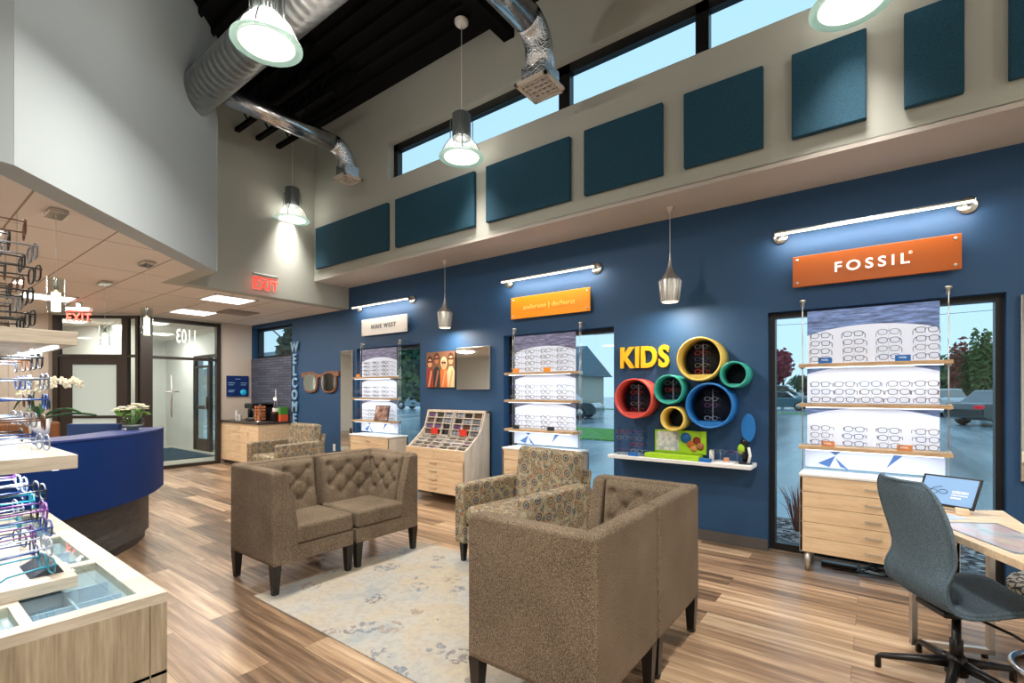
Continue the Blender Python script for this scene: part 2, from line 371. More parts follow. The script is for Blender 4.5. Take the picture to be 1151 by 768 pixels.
# window wall with openings
b = MB()
xs = [4, .733, -.773, -2.256, -3.76, -5.30, -6.82, -8.85, -10.45, -12.1, -13.5, -15.5]
for i, (x1, x0) in enumerate(zip(xs, xs[1:])):
    if i in (1, 3, 5): b.box(x0, x1, W, 5.05, 2.125, 3.4)
    elif i == 7: b.box(x0, x1, W, 5.05, 0, 2.10); b.box(x0, x1, W, 5.05, 2.73, 3.4)
    elif i < 8: b.box(x0, x1, W, 5.05, 0, 3.4)
b.box(-10.57, -10.45, W, 5.05, 0, 3.4)
struct('wall_back', b, 'blue_wall')
b = MB().box(-12.1, -10.57, W, 5.05, 0, 3.4).box(-13.5, -12.1, W, 5.05, 2.3, 3.4).box(-15.5, -13.5, W, 5.05, 0, 3.4)
struct('wall_facade', b, 'white_wall')
struct('wall_tile', MB().box(-10.448, -8.85, W-.012, W-.001, .86, 2.10), 'slate_tile')
for k, (x0, x1) in enumerate(((.733, 4), (-2.256, -.773), (-5.30, -3.76), (-8.85, -6.82))):
    struct('baseboard_back' if k == 0 else 'baseboard_back', MB().box(x0, x1, W-.02, W, 0, .10), 'baseboard')
# upper wall with the high window band
b = MB()
b.box(-7.04, 4, BH, BH+.2, 3.185, 4.27); b.box(-7.04, 4, BH, BH+.2, 4.775, 5.55); b.box(-7.04, -5.25, BH, BH+.2, 4.27, 4.775)
struct('wall_upper', b, 'gray_wall')
struct('trim_1', MB().box(-7.04, 4, BH+.0, W+.02, 3.15, 3.19), 'soffit')
# left upper walls above the low ceiling
struct('wall_left', MB().box(-7.24, -7.04, 2.42, W, 2.80, 5.55), 'gray_wall')
def slab(p, q, th, z0, z1, side=1):
    p, q = Vector(p), Vector(q); d = (q-p).normalized(); n = Vector((-d.y, d.x))*th*side
    return [tuple(p), tuple(q), tuple(q+n), tuple(p+n)], z0, z1
pp, z0, z1 = slab((-4.19, .53), (-6.05, 2.40), .2, 2.8, 5.55, 1)
b = MB(); b.prism(pp, 2.80, 5.55)
struct('wall_fascia', b, 'fascia_wall')
struct('wall_fascia_return', MB().box(-7.24, -6.06, 2.22, 2.415, 2.801, 5.548), 'gray_wall')
struct('wall_fascia_near', MB().box(-4.39, -4.191, -5, .528, 2.801, 5.548), 'fascia_wall')
# low tiled ceiling over the reception, cut along the fascia
low = [(-4.26, -5), (-4.26, .55), (-6.10, 2.36), (-7.10, 2.36), (-7.10, W-.003), (-10.45, W-.003), (-15.29, W-.003), (-15.29, -5)]
o = MB().prism(low, 2.802, 2.86).build('ceiling_low', 'ceiling_tile', origin=(-4.41, .07, 2.8)); o['kind'] = 'structure'
# high dark deck with ribs, joists
b = MB().box(-15, 4, -5, BH+.25, 5.50, 5.62)
y = -4.9
while y < 4.1: b.box(-7, 4, y, y+.05, 5.44, 5.5); y += .2
struct('ceiling', b, 'black_deck')
k = 0; JN = ['rearmost, out of view', 'second from the rear', 'third from the rear', 'fourth from the rear', 'just behind the big duct', 'short one nearest the big duct', 'short one between two others at the far wall', 'short one nearest the high windows']
for y in (-4.0, -2.6, -1.2, .2, 1.4, 3.05, 3.33, 3.62):
    b = MB(); xe = 4 if y < 3 else -5.2
    b.box(-7.04, xe, y-.04, y+.04, 5.38, 5.44); b.box(-7.04, xe, y-.03, y+.03, 5.0, 5.05)
    x = -7.0; s_ = 0
    while x < xe-.3: b.tube([(x, y, 5.03 if s_ else 5.4), (x+.3, y, 5.4 if s_ else 5.03)], .012, 6); x += .3; s_ ^= 1
    tag(b.build('roof_joist', 'black_beam'), 'black open web steel roof joist, %s' % JN[k], 'joist', 'black roof joists'); k += 1
for x, w_ in ((-3.2, 'left of the right duct branch'), (.6, 'at the right, out of view')):
    b = MB().box(x-.07, x+.07, -5, BH, 5.26, 5.37)
    tag(b.build('roof_beam', 'black_beam'), 'black steel beam crossing under the dark roof deck, '+w_, 'beam', 'black cross beams')
struct('wall_right', MB().box(4, 4.15, -5, 5.05, 0, 5.6), 'white_wall')
struct('wall_front', MB().box(-15.5, 4.15, -5.15, -5, 0, 5.6), 'white_wall')
# storefront side
X0 = -10.45
b = MB().box(X0-.12, X0, 4.20, W, 0, 2.8)
struct('wall_entry', b, 'beige_wall')
struct('wall_vestibule', MB().box(-15.5, -15.3, -5, W, 0, 2.8), 'white_wall')
pp, _, _ = slab((-11.66, 1.90), (-13.1, 1.45), .12, 0, 2.8, -1)
struct('wall_reception', MB().prism(pp, 0, 2.8), 'beige_wall')
pp, _, _ = slab((-11.9, 3.4), (-14.6, 2.2), .1, 0, 2.8, -1)
struct('wall_vestibule_side', MB().prism(pp, 0, 2.8), 'white_wall')
def frame_run(name, label, p, q, posts, bars, mat, wpost=.05):
    """posts: list of (t, width); bars: list of (z0, z1, ta, tb)"""
    p, q = Vector(p), Vector(q); L = (q-p).length; ang = math.atan2((q-p).y, (q-p).x)
    M4 = Matrix.Translation((p.x, p.y, 0)) @ Matrix.Rotation(ang, 4, 'Z')
    return p, q, L, M4
# entry storefront, along x = -10.45
def storefront(name, p, q, posts, bars, panes, z_top):
    p, q = Vector(p), Vector(q); L = (q-p).length; M4 = Matrix.Translation((p.x, p.y, 0)) @ Matrix.Rotation(math.atan2((q-p).y, (q-p).x), 4, 'Z')
    b = MB()
    for t0, t1 in posts: b.box(t0, t1, -.05, .05, 0, z_top, xf=M4)
    for t0, t1, za, zb in bars: b.box(t0, t1, -.045, .045, za, zb, xf=M4)
    r = struct(name, b, 'bronze_frame')
    for t0, t1, za, zb, mt in panes: MB().box(t0, t1, -.006, .006, za, zb, xf=M4).build('pane', mt, r)
    return r, M4
ya, yb = 3.0, 4.20; L = yb-ya
st, M4 = storefront('window_5', (X0, ya), (X0, yb), [(0, .07), (L-.07, L)], [(0, L, 2.70, 2.77), (0, L, 0, .06), (0, L, 2.02, 2.07)],
    [(.07, L-.07, .06, 2.02, 'clear_glass'), (.07, L-.07, 2.07, 2.70, 'clear_glass')], 2.77)
MB().tube([(X0+.05, ya+.36, .95), (X0+.05, ya+.36, 1.75)], .014, 8).tube([(X0+.05, ya+.22, 1.42), (X0+.05, ya+.48, 1.42)], .01, 8).build('pull_handle', 'brushed', st)
struct('trim_3', MB().box(X0-.09, X0+.07, ya-.12, ya+.02, 0, 2.77), 'bronze_frame')
# reception door wall, angled
pa, pb = Vector((X0-.02, ya-.10)), Vector((-11.63, 1.93)); LL = (pb-pa).length
st2, M5 = storefront('window_6', pa, pb, [(0, .05), (.19, .28), (1.36, 1.45)], [(0, 1.45, 2.72, 2.77), (0, 1.45, 2.03, 2.08), (0, .2, 0, .1)],
    [(.05, .19, .1, 2.03, 'clear_glass'), (.05, .19, 2.08, 2.72, 'clear_glass'), (.28, 1.36, 2.08, 2.72, 'clear_glass')], 2.77)
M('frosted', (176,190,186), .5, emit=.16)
b = MB()
d0, d1 = .285, 1.355
b.box(d0, .386, -.025, .025, 0, 2.03, xf=M5).box(1.142, d1, -.025, .025, 0, 2.03, xf=M5).box(.386, 1.142, -.025, .025, 1.90, 2.03, xf=M5).box(.386, 1.142, -.025, .025, 0, .25, xf=M5).box(.386, 1.142, -.025, .025, .95, 1.0, xf=M5)
dr = struct('door_1', b, 'bronze_frame')
MB().box(.386, 1.142, -.008, .008, 1.0, 1.90, xf=M5).build('pane', 'frosted', dr)
MB().box(.386, 1.142, -.008, .008, .25, .95, xf=M5).build('pane', 'frosted', dr)
# outer entrance door in the facade
b = MB(); b.box(-13.5, -13.42, W, W+.08, 0, 2.3).box(-12.18, -12.1, W, W+.08, 0, 2.3).box(-12.62, -12.54, W, W+.08, 0, 2.3).box(-13.5, -12.1, W, W+.08, 2.22, 2.3).box(-13.42, -12.6, W, W+.08, 2.0, 2.05)
b.box(-13.42, -13.34, W+.01, W+.06, 0, 2.0).box(-12.7, -12.62, W+.01, W+.06, 0, 2.0).box(-13.42, -12.62, W+.01, W+.06, 0, .28).box(-13.42, -12.62, W+.01, W+.06, 1.0, 1.08)
dr = struct('door_2', b, 'bronze_frame')
MB().box(-13.34, -12.7, W+.03, W+.04, .28, 2.0).build('pane', 'green_edge_glass', dr)
MB().box(-12.54, -12.18, W+.03, W+.04, 0, 2.22).build('pane', 'green_edge_glass', dr)
MB().box(-12.66, -12.63, W-.05, W, 1.0, 1.3, .006).build('door_handle', 'nickel', dr)
tag(MB().box(-14.2, -11.6, 3.55, 4.6, .002, .014, .004).build('entrance_mat', M('mat_teal', (22,58,76), .95)), 'dark teal entrance mat on the floor behind the glass storefront', 'mat')
struct('floor_vestibule', MB().box(-15.3, X0-.02, 2.2, W, 0, .002), M('pale_tile', (178,176,164), .5))

# ---- the three display windows and the small one
def window(n, x0, x1, z0, z1, yf):
    b = MB(); f = .045
    b.box(x0, x0+f, yf, yf+.1, z0, z1).box(x1-f, x1, yf, yf+.1, z0, z1).box(x0+f, x1-f, yf, yf+.1, z1-f, z1).box(x0+f, x1-f, yf, yf+.1, z0, z0+f+.01)
    r = struct('window_%d' % n, b, 'black_frame')
    MB().box(x0+f, x1-f, yf+.04, yf+.048, z0+f+.01, z1-f).build('pane', 'window_glass', r); return r
window(1, -.773, .733, 0.01, 2.125, 4.90)
window(2, -3.76, -2.256, 0.01, 2.125, 4.94)
window(3, -6.82, -5.30, 0.01, 2.125, 4.94)
window(4, -10.40, -8.85, 2.10, 2.73, 4.93)
# high window band
b = MB(); y0, y1 = BH+.10, BH+.18
for xa, xb in ((-5.25, -5.17), (-2.63, -2.50), (-1.25, -1.14), (1.4, 1.5), (3.9, 4)): b.box(xa, xb, y0, y1, 4.27, 4.775)
b.box(-5.25, 4, y0, y1, 4.68, 4.775).box(-5.25, 4, y0, y1, 4.27, 4.29)
hw = struct('window_7', b, 'black_frame')
for xa, xb in ((-5.17, -2.63), (-2.50, -1.25), (-1.14, 1.4), (1.5, 3.9)): MB().box(xa, xb, y0+.03, y0+.036, 4.29, 4.68).build('pane', 'window_glass', hw)

# ================================================================== CEILING THINGS
def troffer(x, y, lab, rz=0.):
    t_ = thing('ceiling_light', lab, 'ceiling light', (x, y, 2.785), 0, 'square lights in the low ceiling')
    b = MB(); w = .30
    b.box(x-w, x+w, y-w, y-w+.03, 2.785, 2.80).box(x-w, x+w, y+w-.03, y+w, 2.785, 2.80).box(x-w, x-w+.03, y-w, y+w, 2.785, 2.80).box(x+w-.03, x+w, y-w, y+w, 2.785, 2.80)
    b.build('light_frame', 'white_paint', t_)
    MB().box(x-w+.03, x+w-.03, y-w+.03, y+w-.03, 2.79, 2.798).build('diffuser', 'troffer_glow', t_)
    area('troffer_light', (x, y, 2.775), P_TROF, .5, .5, NEUT, parent=t_)
troffer(-7.72, 3.22, 'square recessed ceiling light nearest the window wall, under the fascia exit sign')
troffer(-9.42, 3.37, 'square recessed ceiling light close to the glass storefront')
troffer(-9.62, 1.55, 'square recessed ceiling light behind the tall glass cylinder pendant')
troffer(-6.2, .42, 'square recessed ceiling light at the left edge above the glasses racks')
troffer(-12.6, 3.3, 'square ceiling light inside the vestibule seen through the glass')
troffer(-12.4, .6, 'square ceiling light far left behind the black eyeglass frames')
for x, y, w_ in ((-8.2, -1.6, 'reception'), (-6.2, -3.2, 'back wall'), (-11.2, -2.6, 'far side room'), (-9.4, -3.8, 'rear corner')): troffer(x, y, 'added unseen ceiling light brightening the room behind, over the '+w_)  # added lamps, unseen, brighten the dim room that the mirrors show
troffer(-12.5, 2.3, 'added square ceiling light brightening the space behind the frosted door')  # added lamp lifts the dark glass around the frosted door
troffer(-13.6, 4.1, 'added square ceiling light brightening the vestibule inside the outer entrance door')  # added lamp lightens the dark vestibule
b = MB()
for k in range(4): b.box(-8.85-.25+k*.05, -8.85+.25-k*.05, 3.85-.25+k*.05, 3.85+.25-k*.05, 2.785-k*.004, 2.80)
tag(b.build('ceiling_vent', M('vent_grey', (150,140,134), .6)), 'square grey air vent in the low tiled ceiling by the far corner', 'vent')

def high_bay(x, y, z, lab, gl='round glass high bay pendants'):
    t_ = thing('pendant_lamp', lab, 'pendant lamp', (x, y, z), 0, None)
    R = .235
    MB().lathe([(.0, z+.01), (R*.8, z+.01), (R*.84, z+.03)], (x, y, 0), 40).build('lens', 'lamp_glow', t_)
    MB().lathe([(R*.80, z+.008), (R, z), (R+.008, z+.006), (R+.006, z+.016), (R*.86, z+.03)], (x, y, 0), 40).build('glass_rim', 'rim_glass', t_)
    b = MB(); n = 44
    prof = [(R*.84, .03), (R*.80, .07), (R*.68, .13), (R*.5, .185), (R*.40, .21)]
    def fn(u, v):
        i = min(int(v*4), 3); f_ = v*4-i; r = prof[i][0]*(1-f_)+prof[i+1][0]*f_; h = prof[i][1]*(1-f_)+prof[i+1][1]*f_
        a = 2*PI*u; r *= 1+.015*math.cos(a*n)
        return Vector((x+r*math.cos(a), y+r*math.sin(a), z+h))
    b.grid(n*4+1, 9, fn); b.build('ribbed_shade', 'prismatic_glass', t_)
    b = MB()
    for k in range(24):
        a = 2*PI*k/24; b.box(.075, .100, -.004, .004, z+.215, z+.47, xf=Matrix.Translation((x, y, 0)) @ Matrix.Rotation(a, 4, 'Z'))
    b.lathe([(0, z+.21), (.085, z+.21), (.085, z+.48), (.06, z+.49), (0, z+.49)], (x, y, 0), 28)
    b.build('ballast_housing', 'darkmetal', t_)
    for k in range(4):
        a = PI/4+PI/2*k
        f2 = lambda r, h: (x+r*math.cos(a), y+r*math.sin(a), z+h)
        MB().tube([f2(R*.96, .012), f2(R*.88, .07), f2(R*.72, .15), f2(.12, .21), f2(.12, .40), f2(.1, .41)], .005, 6).build('bracket_arm', 'darkmetal', t_)
    MB().lathe([(0, 5.385), (.05, 5.385), (.075, 5.41), (.075, 5.44)], (x, y, 0), 20).build('ceiling_canopy', 'white_plastic', t_)
    MB().tube([(x, y, z+.49), (x, y, 5.40)], .004, 6).build('suspension_cable', 'white_plastic', t_)
    area('bay_light', (x, y, z-.012), P_BAY*(.18 if y > 3 else 1.45), .36, None, NEUT, parent=t_, spread=(1.3 if y > 3 else 2.75))
    point('bay_glow', (x, y, z+.12), 3.0 if y > 3 else 30, .06, NEUT, parent=t_)
high_bay(-3.56, 1.75, 3.95, 'large round glass high bay pendant hanging in front of the big silver duct')
high_bay(-3.59, 3.86, 3.95, 'round glass high bay pendant hanging in front of the high window band')
high_bay(-6.89, 3.76, 3.95, 'smallest round glass high bay pendant, in the far upper corner beneath the duct branch')
high_bay(-.13, 3.87, 3.95, 'round glass high bay pendant cut off by the top edge at the right')
for x, y, w_ in ((-.2, .3, 'straight above the viewer'), (-1.2, -2.6, 'behind the viewer'), (2.6, -1.4, 'behind the viewer to the right'), (2.9, 2.6, 'to the right out of view')): high_bay(x, y, 3.95, 'round glass high bay pendant '+w_)

# ducts
b = MB().lathe([(0, -5.93), (.185, -5.93), (.185, 3.9), (0, 3.9)], (0, 2.08, 4.56), 40, 'x')
tag(b.build('air_duct', 'galvanised'), 'big spiral galvanised steel duct entering the slanted grey wall', 'duct')
def branch(x, y0, y1, z, r, lab, zd):
    t_ = thing('duct_branch', lab, 'duct', (x, y1, zd))
    pts = [(x, y0, z), (x, y1-.22, z)]
    MB().tube(pts, r, 24).build('round_duct', 'galvanised_branch', t_)
    bend = [(x, y1-.22, z)]+[(x, y1-.22+.2*math.sin(a), z-.2*(1-math.cos(a))) for a in [PI/2*k/6 for k in range(1, 7)]]
    MB().tube(bend+[(x, y1, zd+.16)], r*1.02, 24).build('flex_elbow', 'foil', t_)
    MB().prism([(x-r, y1-r), (x+r, y1-r), (x+r, y1+r), (x-r, y1+r)], zd+.02, zd+.17, 'z', .01).build('plenum_box', 'foil', t_)
    w = r*1.35; b = MB()
    b.box(x-w, x+w, y1-w, y1-w+.03, zd, zd+.025).box(x-w, x+w, y1+w-.03, y1+w, zd, zd+.025).box(x-w, x-w+.03, y1-w, y1+w, zd, zd+.025).box(x+w-.03, x+w, y1-w, y1+w, zd, zd+.025)
    for k in range(5): 
        q = w*(k+1)/3-w
        b.box(x-w, x+w, y1+q-.006, y1+q+.006, zd+.004, zd+.02); b.box(x+q-.004, x+q+.004, y1-w, y1+w, zd+.008, zd+.016)
    b.build('diffuser_grille', 'louver_white', t_)
branch(-5.55, 2.27, 3.78, 4.60, .105, 'galvanised duct branch with white grille, nearest the far corner', 4.20)
branch(-2.42, 2.27, 3.64, 4.66, .125, 'galvanised duct branch with white grille in front of the high windows', 4.15)
for (x, y, w_) in ((-5.55, 3.2, 'far branch, near its grille'), (-5.55, 2.7, 'far branch, near the big duct'), (-2.42, 3.0, 'right branch')):
    tag(MB().tube([(x, y, 4.7), (x, y, 5.42)], .008, 6).build('hanger_rod', 'black_beam'), 'thin dark rod hanging a duct from the roof deck, '+w_, 'rod', 'duct hanger rods')

# acoustic panels
PAN = [(-6.93, -5.21), (-5.05, -3.67), (-3.495, -2.418), (-2.259, -1.49), (-1.306, -.70), (-.507, -.054), (.148, .445), (.644, .90)]
names = ['leftmost and widest', 'second from the left', 'third from the left', 'fourth from the left', 'fifth from the left', 'sixth from the left', 'seventh from the left, tall and narrow one', 'eighth from the left, cut by the right edge']
for (a, c_), nm in zip(PAN, names):
    tag(MB().box(a, c_, BH-.05, BH-.002, 3.315, 3.945, .008).build('acoustic_panel', 'teal_fabric'), 'teal wall panel, '+nm, 'acoustic panel', 'teal acoustic panels')

# glass cylinder pendants over the reception
def cyl_pendant(x, y, z0, z1, lab):
    t_ = thing('pendant_lamp', lab, 'pendant lamp', (x, y, z0))
    MB().box(x-.11, x+.11, y-.055, y+.055, 2.765, 2.80, .006).build('canopy', 'nickel', t_)
    MB().tube([(x, y, z1+.03), (x, y, 2.766)], .0022, 6).build('suspension_cable', 'brushed', t_)
    MB().lathe([(.055, z0), (.055, z1+.02), (.052, z1+.02), (.052, z0)], (x, y, 0), 28).build('outer_glass', 'clear_glass', t_)
    MB().lathe([(0, z0+.015), (.028, z0+.015), (.028, z1-.09), (0, z1-.09)], (x, y, 0), 24).build('lamp_shade', 'pendant_glow', t_)
    MB().lathe([(0, z1-.09), (.014, z1-.09), (.014, z1), (.008, z1+.03), (0, z1+.03)], (x, y, 0), 16).build('socket', 'nickel', t_)
    point('pendant_bulb', (x, y, z0-.03), P_GLASSP, .03, WARM, parent=t_)
cyl_pendant(-5.02, .861, 2.023, 2.27, 'glass cylinder pendant nearest the glasses racks, largest of the three')
cyl_pendant(-6.214, 1.781, 2.01, 2.30, 'glass cylinder pendant hanging over the curved end of the navy desk')
cyl_pendant(-7.74, 1.782, 2.0, 2.24, 'glass cylinder pendant hanging before the frosted door, farthest of the three')

# silver cone pendants
def silver(x, y, lab):
    t_ = thing('pendant_lamp', lab, 'pendant lamp', (x, y, 2.25))
    MB().lathe([(0, 3.19), (.055, 3.19), (.05, 3.165), (.008, 3.09), (0, 3.09)], (x, y, 0), 24).build('canopy', 'brushed', t_)
    MB().tube([(x, y, 2.72), (x, y, 3.1)], .003, 6).build('suspension_cord', 'white_plastic', t_)
    b = MB().lathe([(.004, 2.73), (.009, 2.66), (.020, 2.60), (.042, 2.54), (.092, 2.478), (.100, 2.458), (.080, 2.275), (.078, 2.265), (.074, 2.265), (.094, 2.455), (.04, 2.53), (.01, 2.6)], (x, y, 0), 36)
    b.build('lamp_shade', 'brushed', t_)
    b = MB()
    for k in range(20): b.prism([(.075, 2.27), (.083, 2.27), (.104, 2.46), (.09, 2.475)], -.002, .002, 'y', xf=Matrix.Translation((x, y, 0)) @ Matrix.Rotation(2*PI*k/20, 4, 'Z'))
    b.build('shade_rib', 'nickel', t_)
    MB().lathe([(0, 2.262), (.072, 2.262), (.072, 2.285), (0, 2.285)], (x, y, 0), 28).build('lens', 'pendant_glow', t_)
    area('cone_light', (x, y, 2.255), 7, .12, None, WARM, parent=t_)
silver(-1.551, 4.531, 'silver ribbed cone pendant hanging above the KIDS letters')
silver(-4.557, 4.578, 'silver ribbed cone pendant hanging above the picture and square mirror')

# light bars over the signs
def light_bar(xa, xb, lab):
    z = 2.775
    t_ = thing('wall_light', lab, 'wall light', ((xa+xb)/2, W, z))
    for x in (xa+.03, xb-.03):
        MB().lathe([(0, W-.03), (.05, W-.03), (.062, W-.02), (.062, W-.001), (0, W-.001)], (x, 0, z), 28, 'y').lathe([(0, W-.13), (.018, W-.13), (.018, W-.03), (0, W-.03)], (x, 0, z), 14, 'y').build('wall_mount', 'nickel', t_)
    MB().box(xa, xb, W-.145, W-.125, z-.004, z+.012, .003).build('bar_body', 'nickel', t_)
    MB().box(xa+.005, xb-.005, W-.152, W-.125, z-.016, z-.0045, .003).build('tube_lens', 'tube_glow', t_)
    area('bar_light', ((xa+xb)/2, W-.138, z-.02), P_BAR, xb-xa, .02, NEUT, (.75, 0, 0), parent=t_)
light_bar(-.70, .56, 'long wall light bar above the FOSSIL sign')
light_bar(-3.69, -2.42, 'long wall light bar above the amber sign')
light_bar(-6.75, -5.42, 'long wall light bar above the white sign')

# signs
def sign(xa, xb, mat, lab, letters, lmat, h, sx=1., bold=0., space=1., extra=None):
    z0, z1 = 2.31, 2.572
    t_ = thing('wall_sign', lab, 'sign', ((xa+xb)/2, W, z0))
    MB().box(xa, xb, W-.06, W-.045, z0, z1, .004).build('sign_panel', mat, t_)
    for x in (xa+.035, xb-.035):
        for z in (z0+.035, z1-.035): MB().lathe([(0, W-.067), (.010, W-.067), (.011, W-.064), (.011, W-.0), (0, W-.0)], (x, 0, z), 14, 'y').build('standoff_bolt', 'brushed', t_)
    text_bm(MB(), letters, h, .006, onwall((xa+xb)/2, W-.063, (z0+z1)/2), bold, sx, space).build('lettering', lmat, t_)
    if extra: text_bm(MB(), extra[0], extra[1], .004, onwall((xa+xb)/2+extra[2], W-.063, (z0+z1)/2+extra[3])).build('trademark_symbol', lmat, t_)
    return t_
sign(-.573, .496, 'orange_sign', 'orange acrylic wall sign reading FOSSIL in white letters', 'FOSSIL', 'letter_white', .078, 1.08, .002, 1.4, ('®', .022, .246, .040))
sign(-3.60, -2.512, 'amber_sign', 'amber yellow wall sign with thin faint lettering', 'anderson | derhurst', 'letter_amber', .058, 1.0, 0., 1.05)
sign(-6.61, -5.517, 'white_sign', 'white wall sign reading NINE WEST in dark letters', 'NINE WEST', 'letter_grey', .062, 1., .002, 1.35)

# exit signs
def exit_sign(M4, lab, mount_down=True):
    t_ = thing('exit_sign', lab, 'exit sign', M4.to_translation())
    MB().box(-.17, .17, -.03, .03, .0, .05, .006, xf=M4).build('housing', 'brushed', t_)
    if mount_down: MB().box(-.03, .03, -.02, .02, .05, 2.80-M4.to_translation().z, xf=M4).build('ceiling_mount', 'brushed', t_)
    MB().box(-.16, .16, -.006, .006, -.20, .0, xf=M4).build('acrylic_plate', 'clear_glass', t_)
    MB().box(-.16, .16, -.008, .008, -.012, .0, xf=M4).build('light_edge', 'exit_red', t_)
    text_bm(MB(), 'EXIT', .13, .01, M4 @ Matrix.Translation((0, -.012, -.105)) @ Matrix.Rotation(PI/2, 4, 'X'), .001, .85, 1.12).build('lettering', 'exit_red', t_)
exit_sign(Matrix.Translation((-6.97, 3.40, 3.04)) @ Matrix.Rotation(PI/2, 4, 'Z'), 'red edge lit EXIT sign on the grey fascia in the far corner', False)
exit_sign(Matrix.Translation((-9.77, 1.94, 2.66)) @ Matrix.Rotation(.75, 4, 'Z'), 'red edge lit EXIT sign hanging from the low ceiling before the frosted door')

# suite number on the transom glass, read from outside
b = text_bm(MB(), '1103', .25, .004, Matrix.Translation((X0+.012, 3.62, 2.47)) @ Matrix.Rotation(-PI/2, 4, 'Z') @ Matrix.Rotation(PI/2, 4, 'X'), .004, .5)
tag(b.build('suite_number', 'letter_white'), 'white suite number 1103 on the storefront transom, seen mirrored from inside', 'number')
# ================================================================== EYEGLASSES
M('frame_black', (16,16,20), .3); M('frame_tortoise', (86,52,30), .3); M('frame_blue', (30,60,120), .3); M('frame_grey', (120,124,134), .3, .4); M('frame_red', (150,36,44), .3); M('frame_gold', (190,160,110), .25, 1.)
M('frame_crystal', (196,206,222), .12, trans=.5); M('frame_teal', (30,130,150), .3); M('frame_purple', (104,60,120), .3)
def se(a, w, h, p=2.8):
    c, s_ = math.cos(a), math.sin(a)
    return (math.copysign(abs(c)**(2/p), c)*w, math.copysign(abs(s_)**(2/p), s_)*h)
def glasses_shapes(w=.026, h=.019, r=.0023, splay=.010, p=2.8, tl=.135):
    fr = MB()
    for sg in (-1, 1):
        fr.tube([(sg*(.0345)+se(2*PI*k/18, w, h, p)[0], 0, se(2*PI*k/18, w, h, p)[1]) for k in range(18)], r, 5, close=True)
        fr.box(sg*.0345+sg*w-.001, sg*.0345+sg*w+.001+sg*.005, -.002, .003, .004, .010) if sg > 0 else fr.box(-.0345-w-.006, -.0345-w+.001, -.002, .003, .004, .010)
    fr.tube([(-.0345+w*.92, 0, .006), (0, -.002, .011), (.0345-w*.92, 0, .006)], r, 5)
    tm = []
    for sg in (-1, 1):
        x = sg*(.0345+w+.004)
        tm.append(MB().tube([(x, 0, .007), (x+sg*splay*.3, tl*.3, .007), (x+sg*splay, tl*.75, .004), (x+sg*splay*.9, tl, -.020)], r*1.1, 5))
    ln_ = [MB().prism([(sg*.0345+se(2*PI*k/14, w, h, p)[0], se(2*PI*k/14, w, h, p)[1]) for k in range(14)], -.0006, .0006, 'y') for sg in (-1, 1)]
    return fr, tm, ln_
_first = {}
def make_glasses(matn, lens='lens_glass', scale=1., single=False, **kw):
    """builds the first pair of a kind under an Empty, or as one mesh"""
    fr, tm, ln_ = glasses_shapes(**kw)
    if single:
        for q in (tm+ln_ if single == 'sun' else tm):
            me = bpy.data.meshes.new('t'); q.bm.to_mesh(me); fr.bm.from_mesh(me); q.bm.free()
        o = fr.build('eyeglasses', matn, origin=(0,0,0)); return o
    r = thing('eyeglasses', 'eyeglasses', 'eyeglasses')
    fr.build('frame', matn, r, world=False)
    for q in tm: q.build('temple', matn, r, world=False)
    for q in ln_: q.build('lens', lens, r, world=False)
    return r
def put_glasses(key, maker, loc, rz, label, group, sc=1.):
    if key not in _first: o = maker(); _first[key] = o
    else: o = copy_tree(_first[key])
    o.location = loc; o.rotation_euler = (0,0,rz); o.scale = (sc,sc,sc); tag(o, label, 'eyeglasses', group); return o
CO = ['first', 'second', 'third', 'fourth', 'fifth']
CN = {'frame_black': 'black', 'frame_tortoise': 'brown tortoise', 'frame_blue': 'dark blue', 'frame_grey': 'grey', 'frame_red': 'red', 'frame_gold': 'gold wire', 'frame_crystal': 'clear', 'frame_teal': 'teal', 'frame_purple': 'purple'}

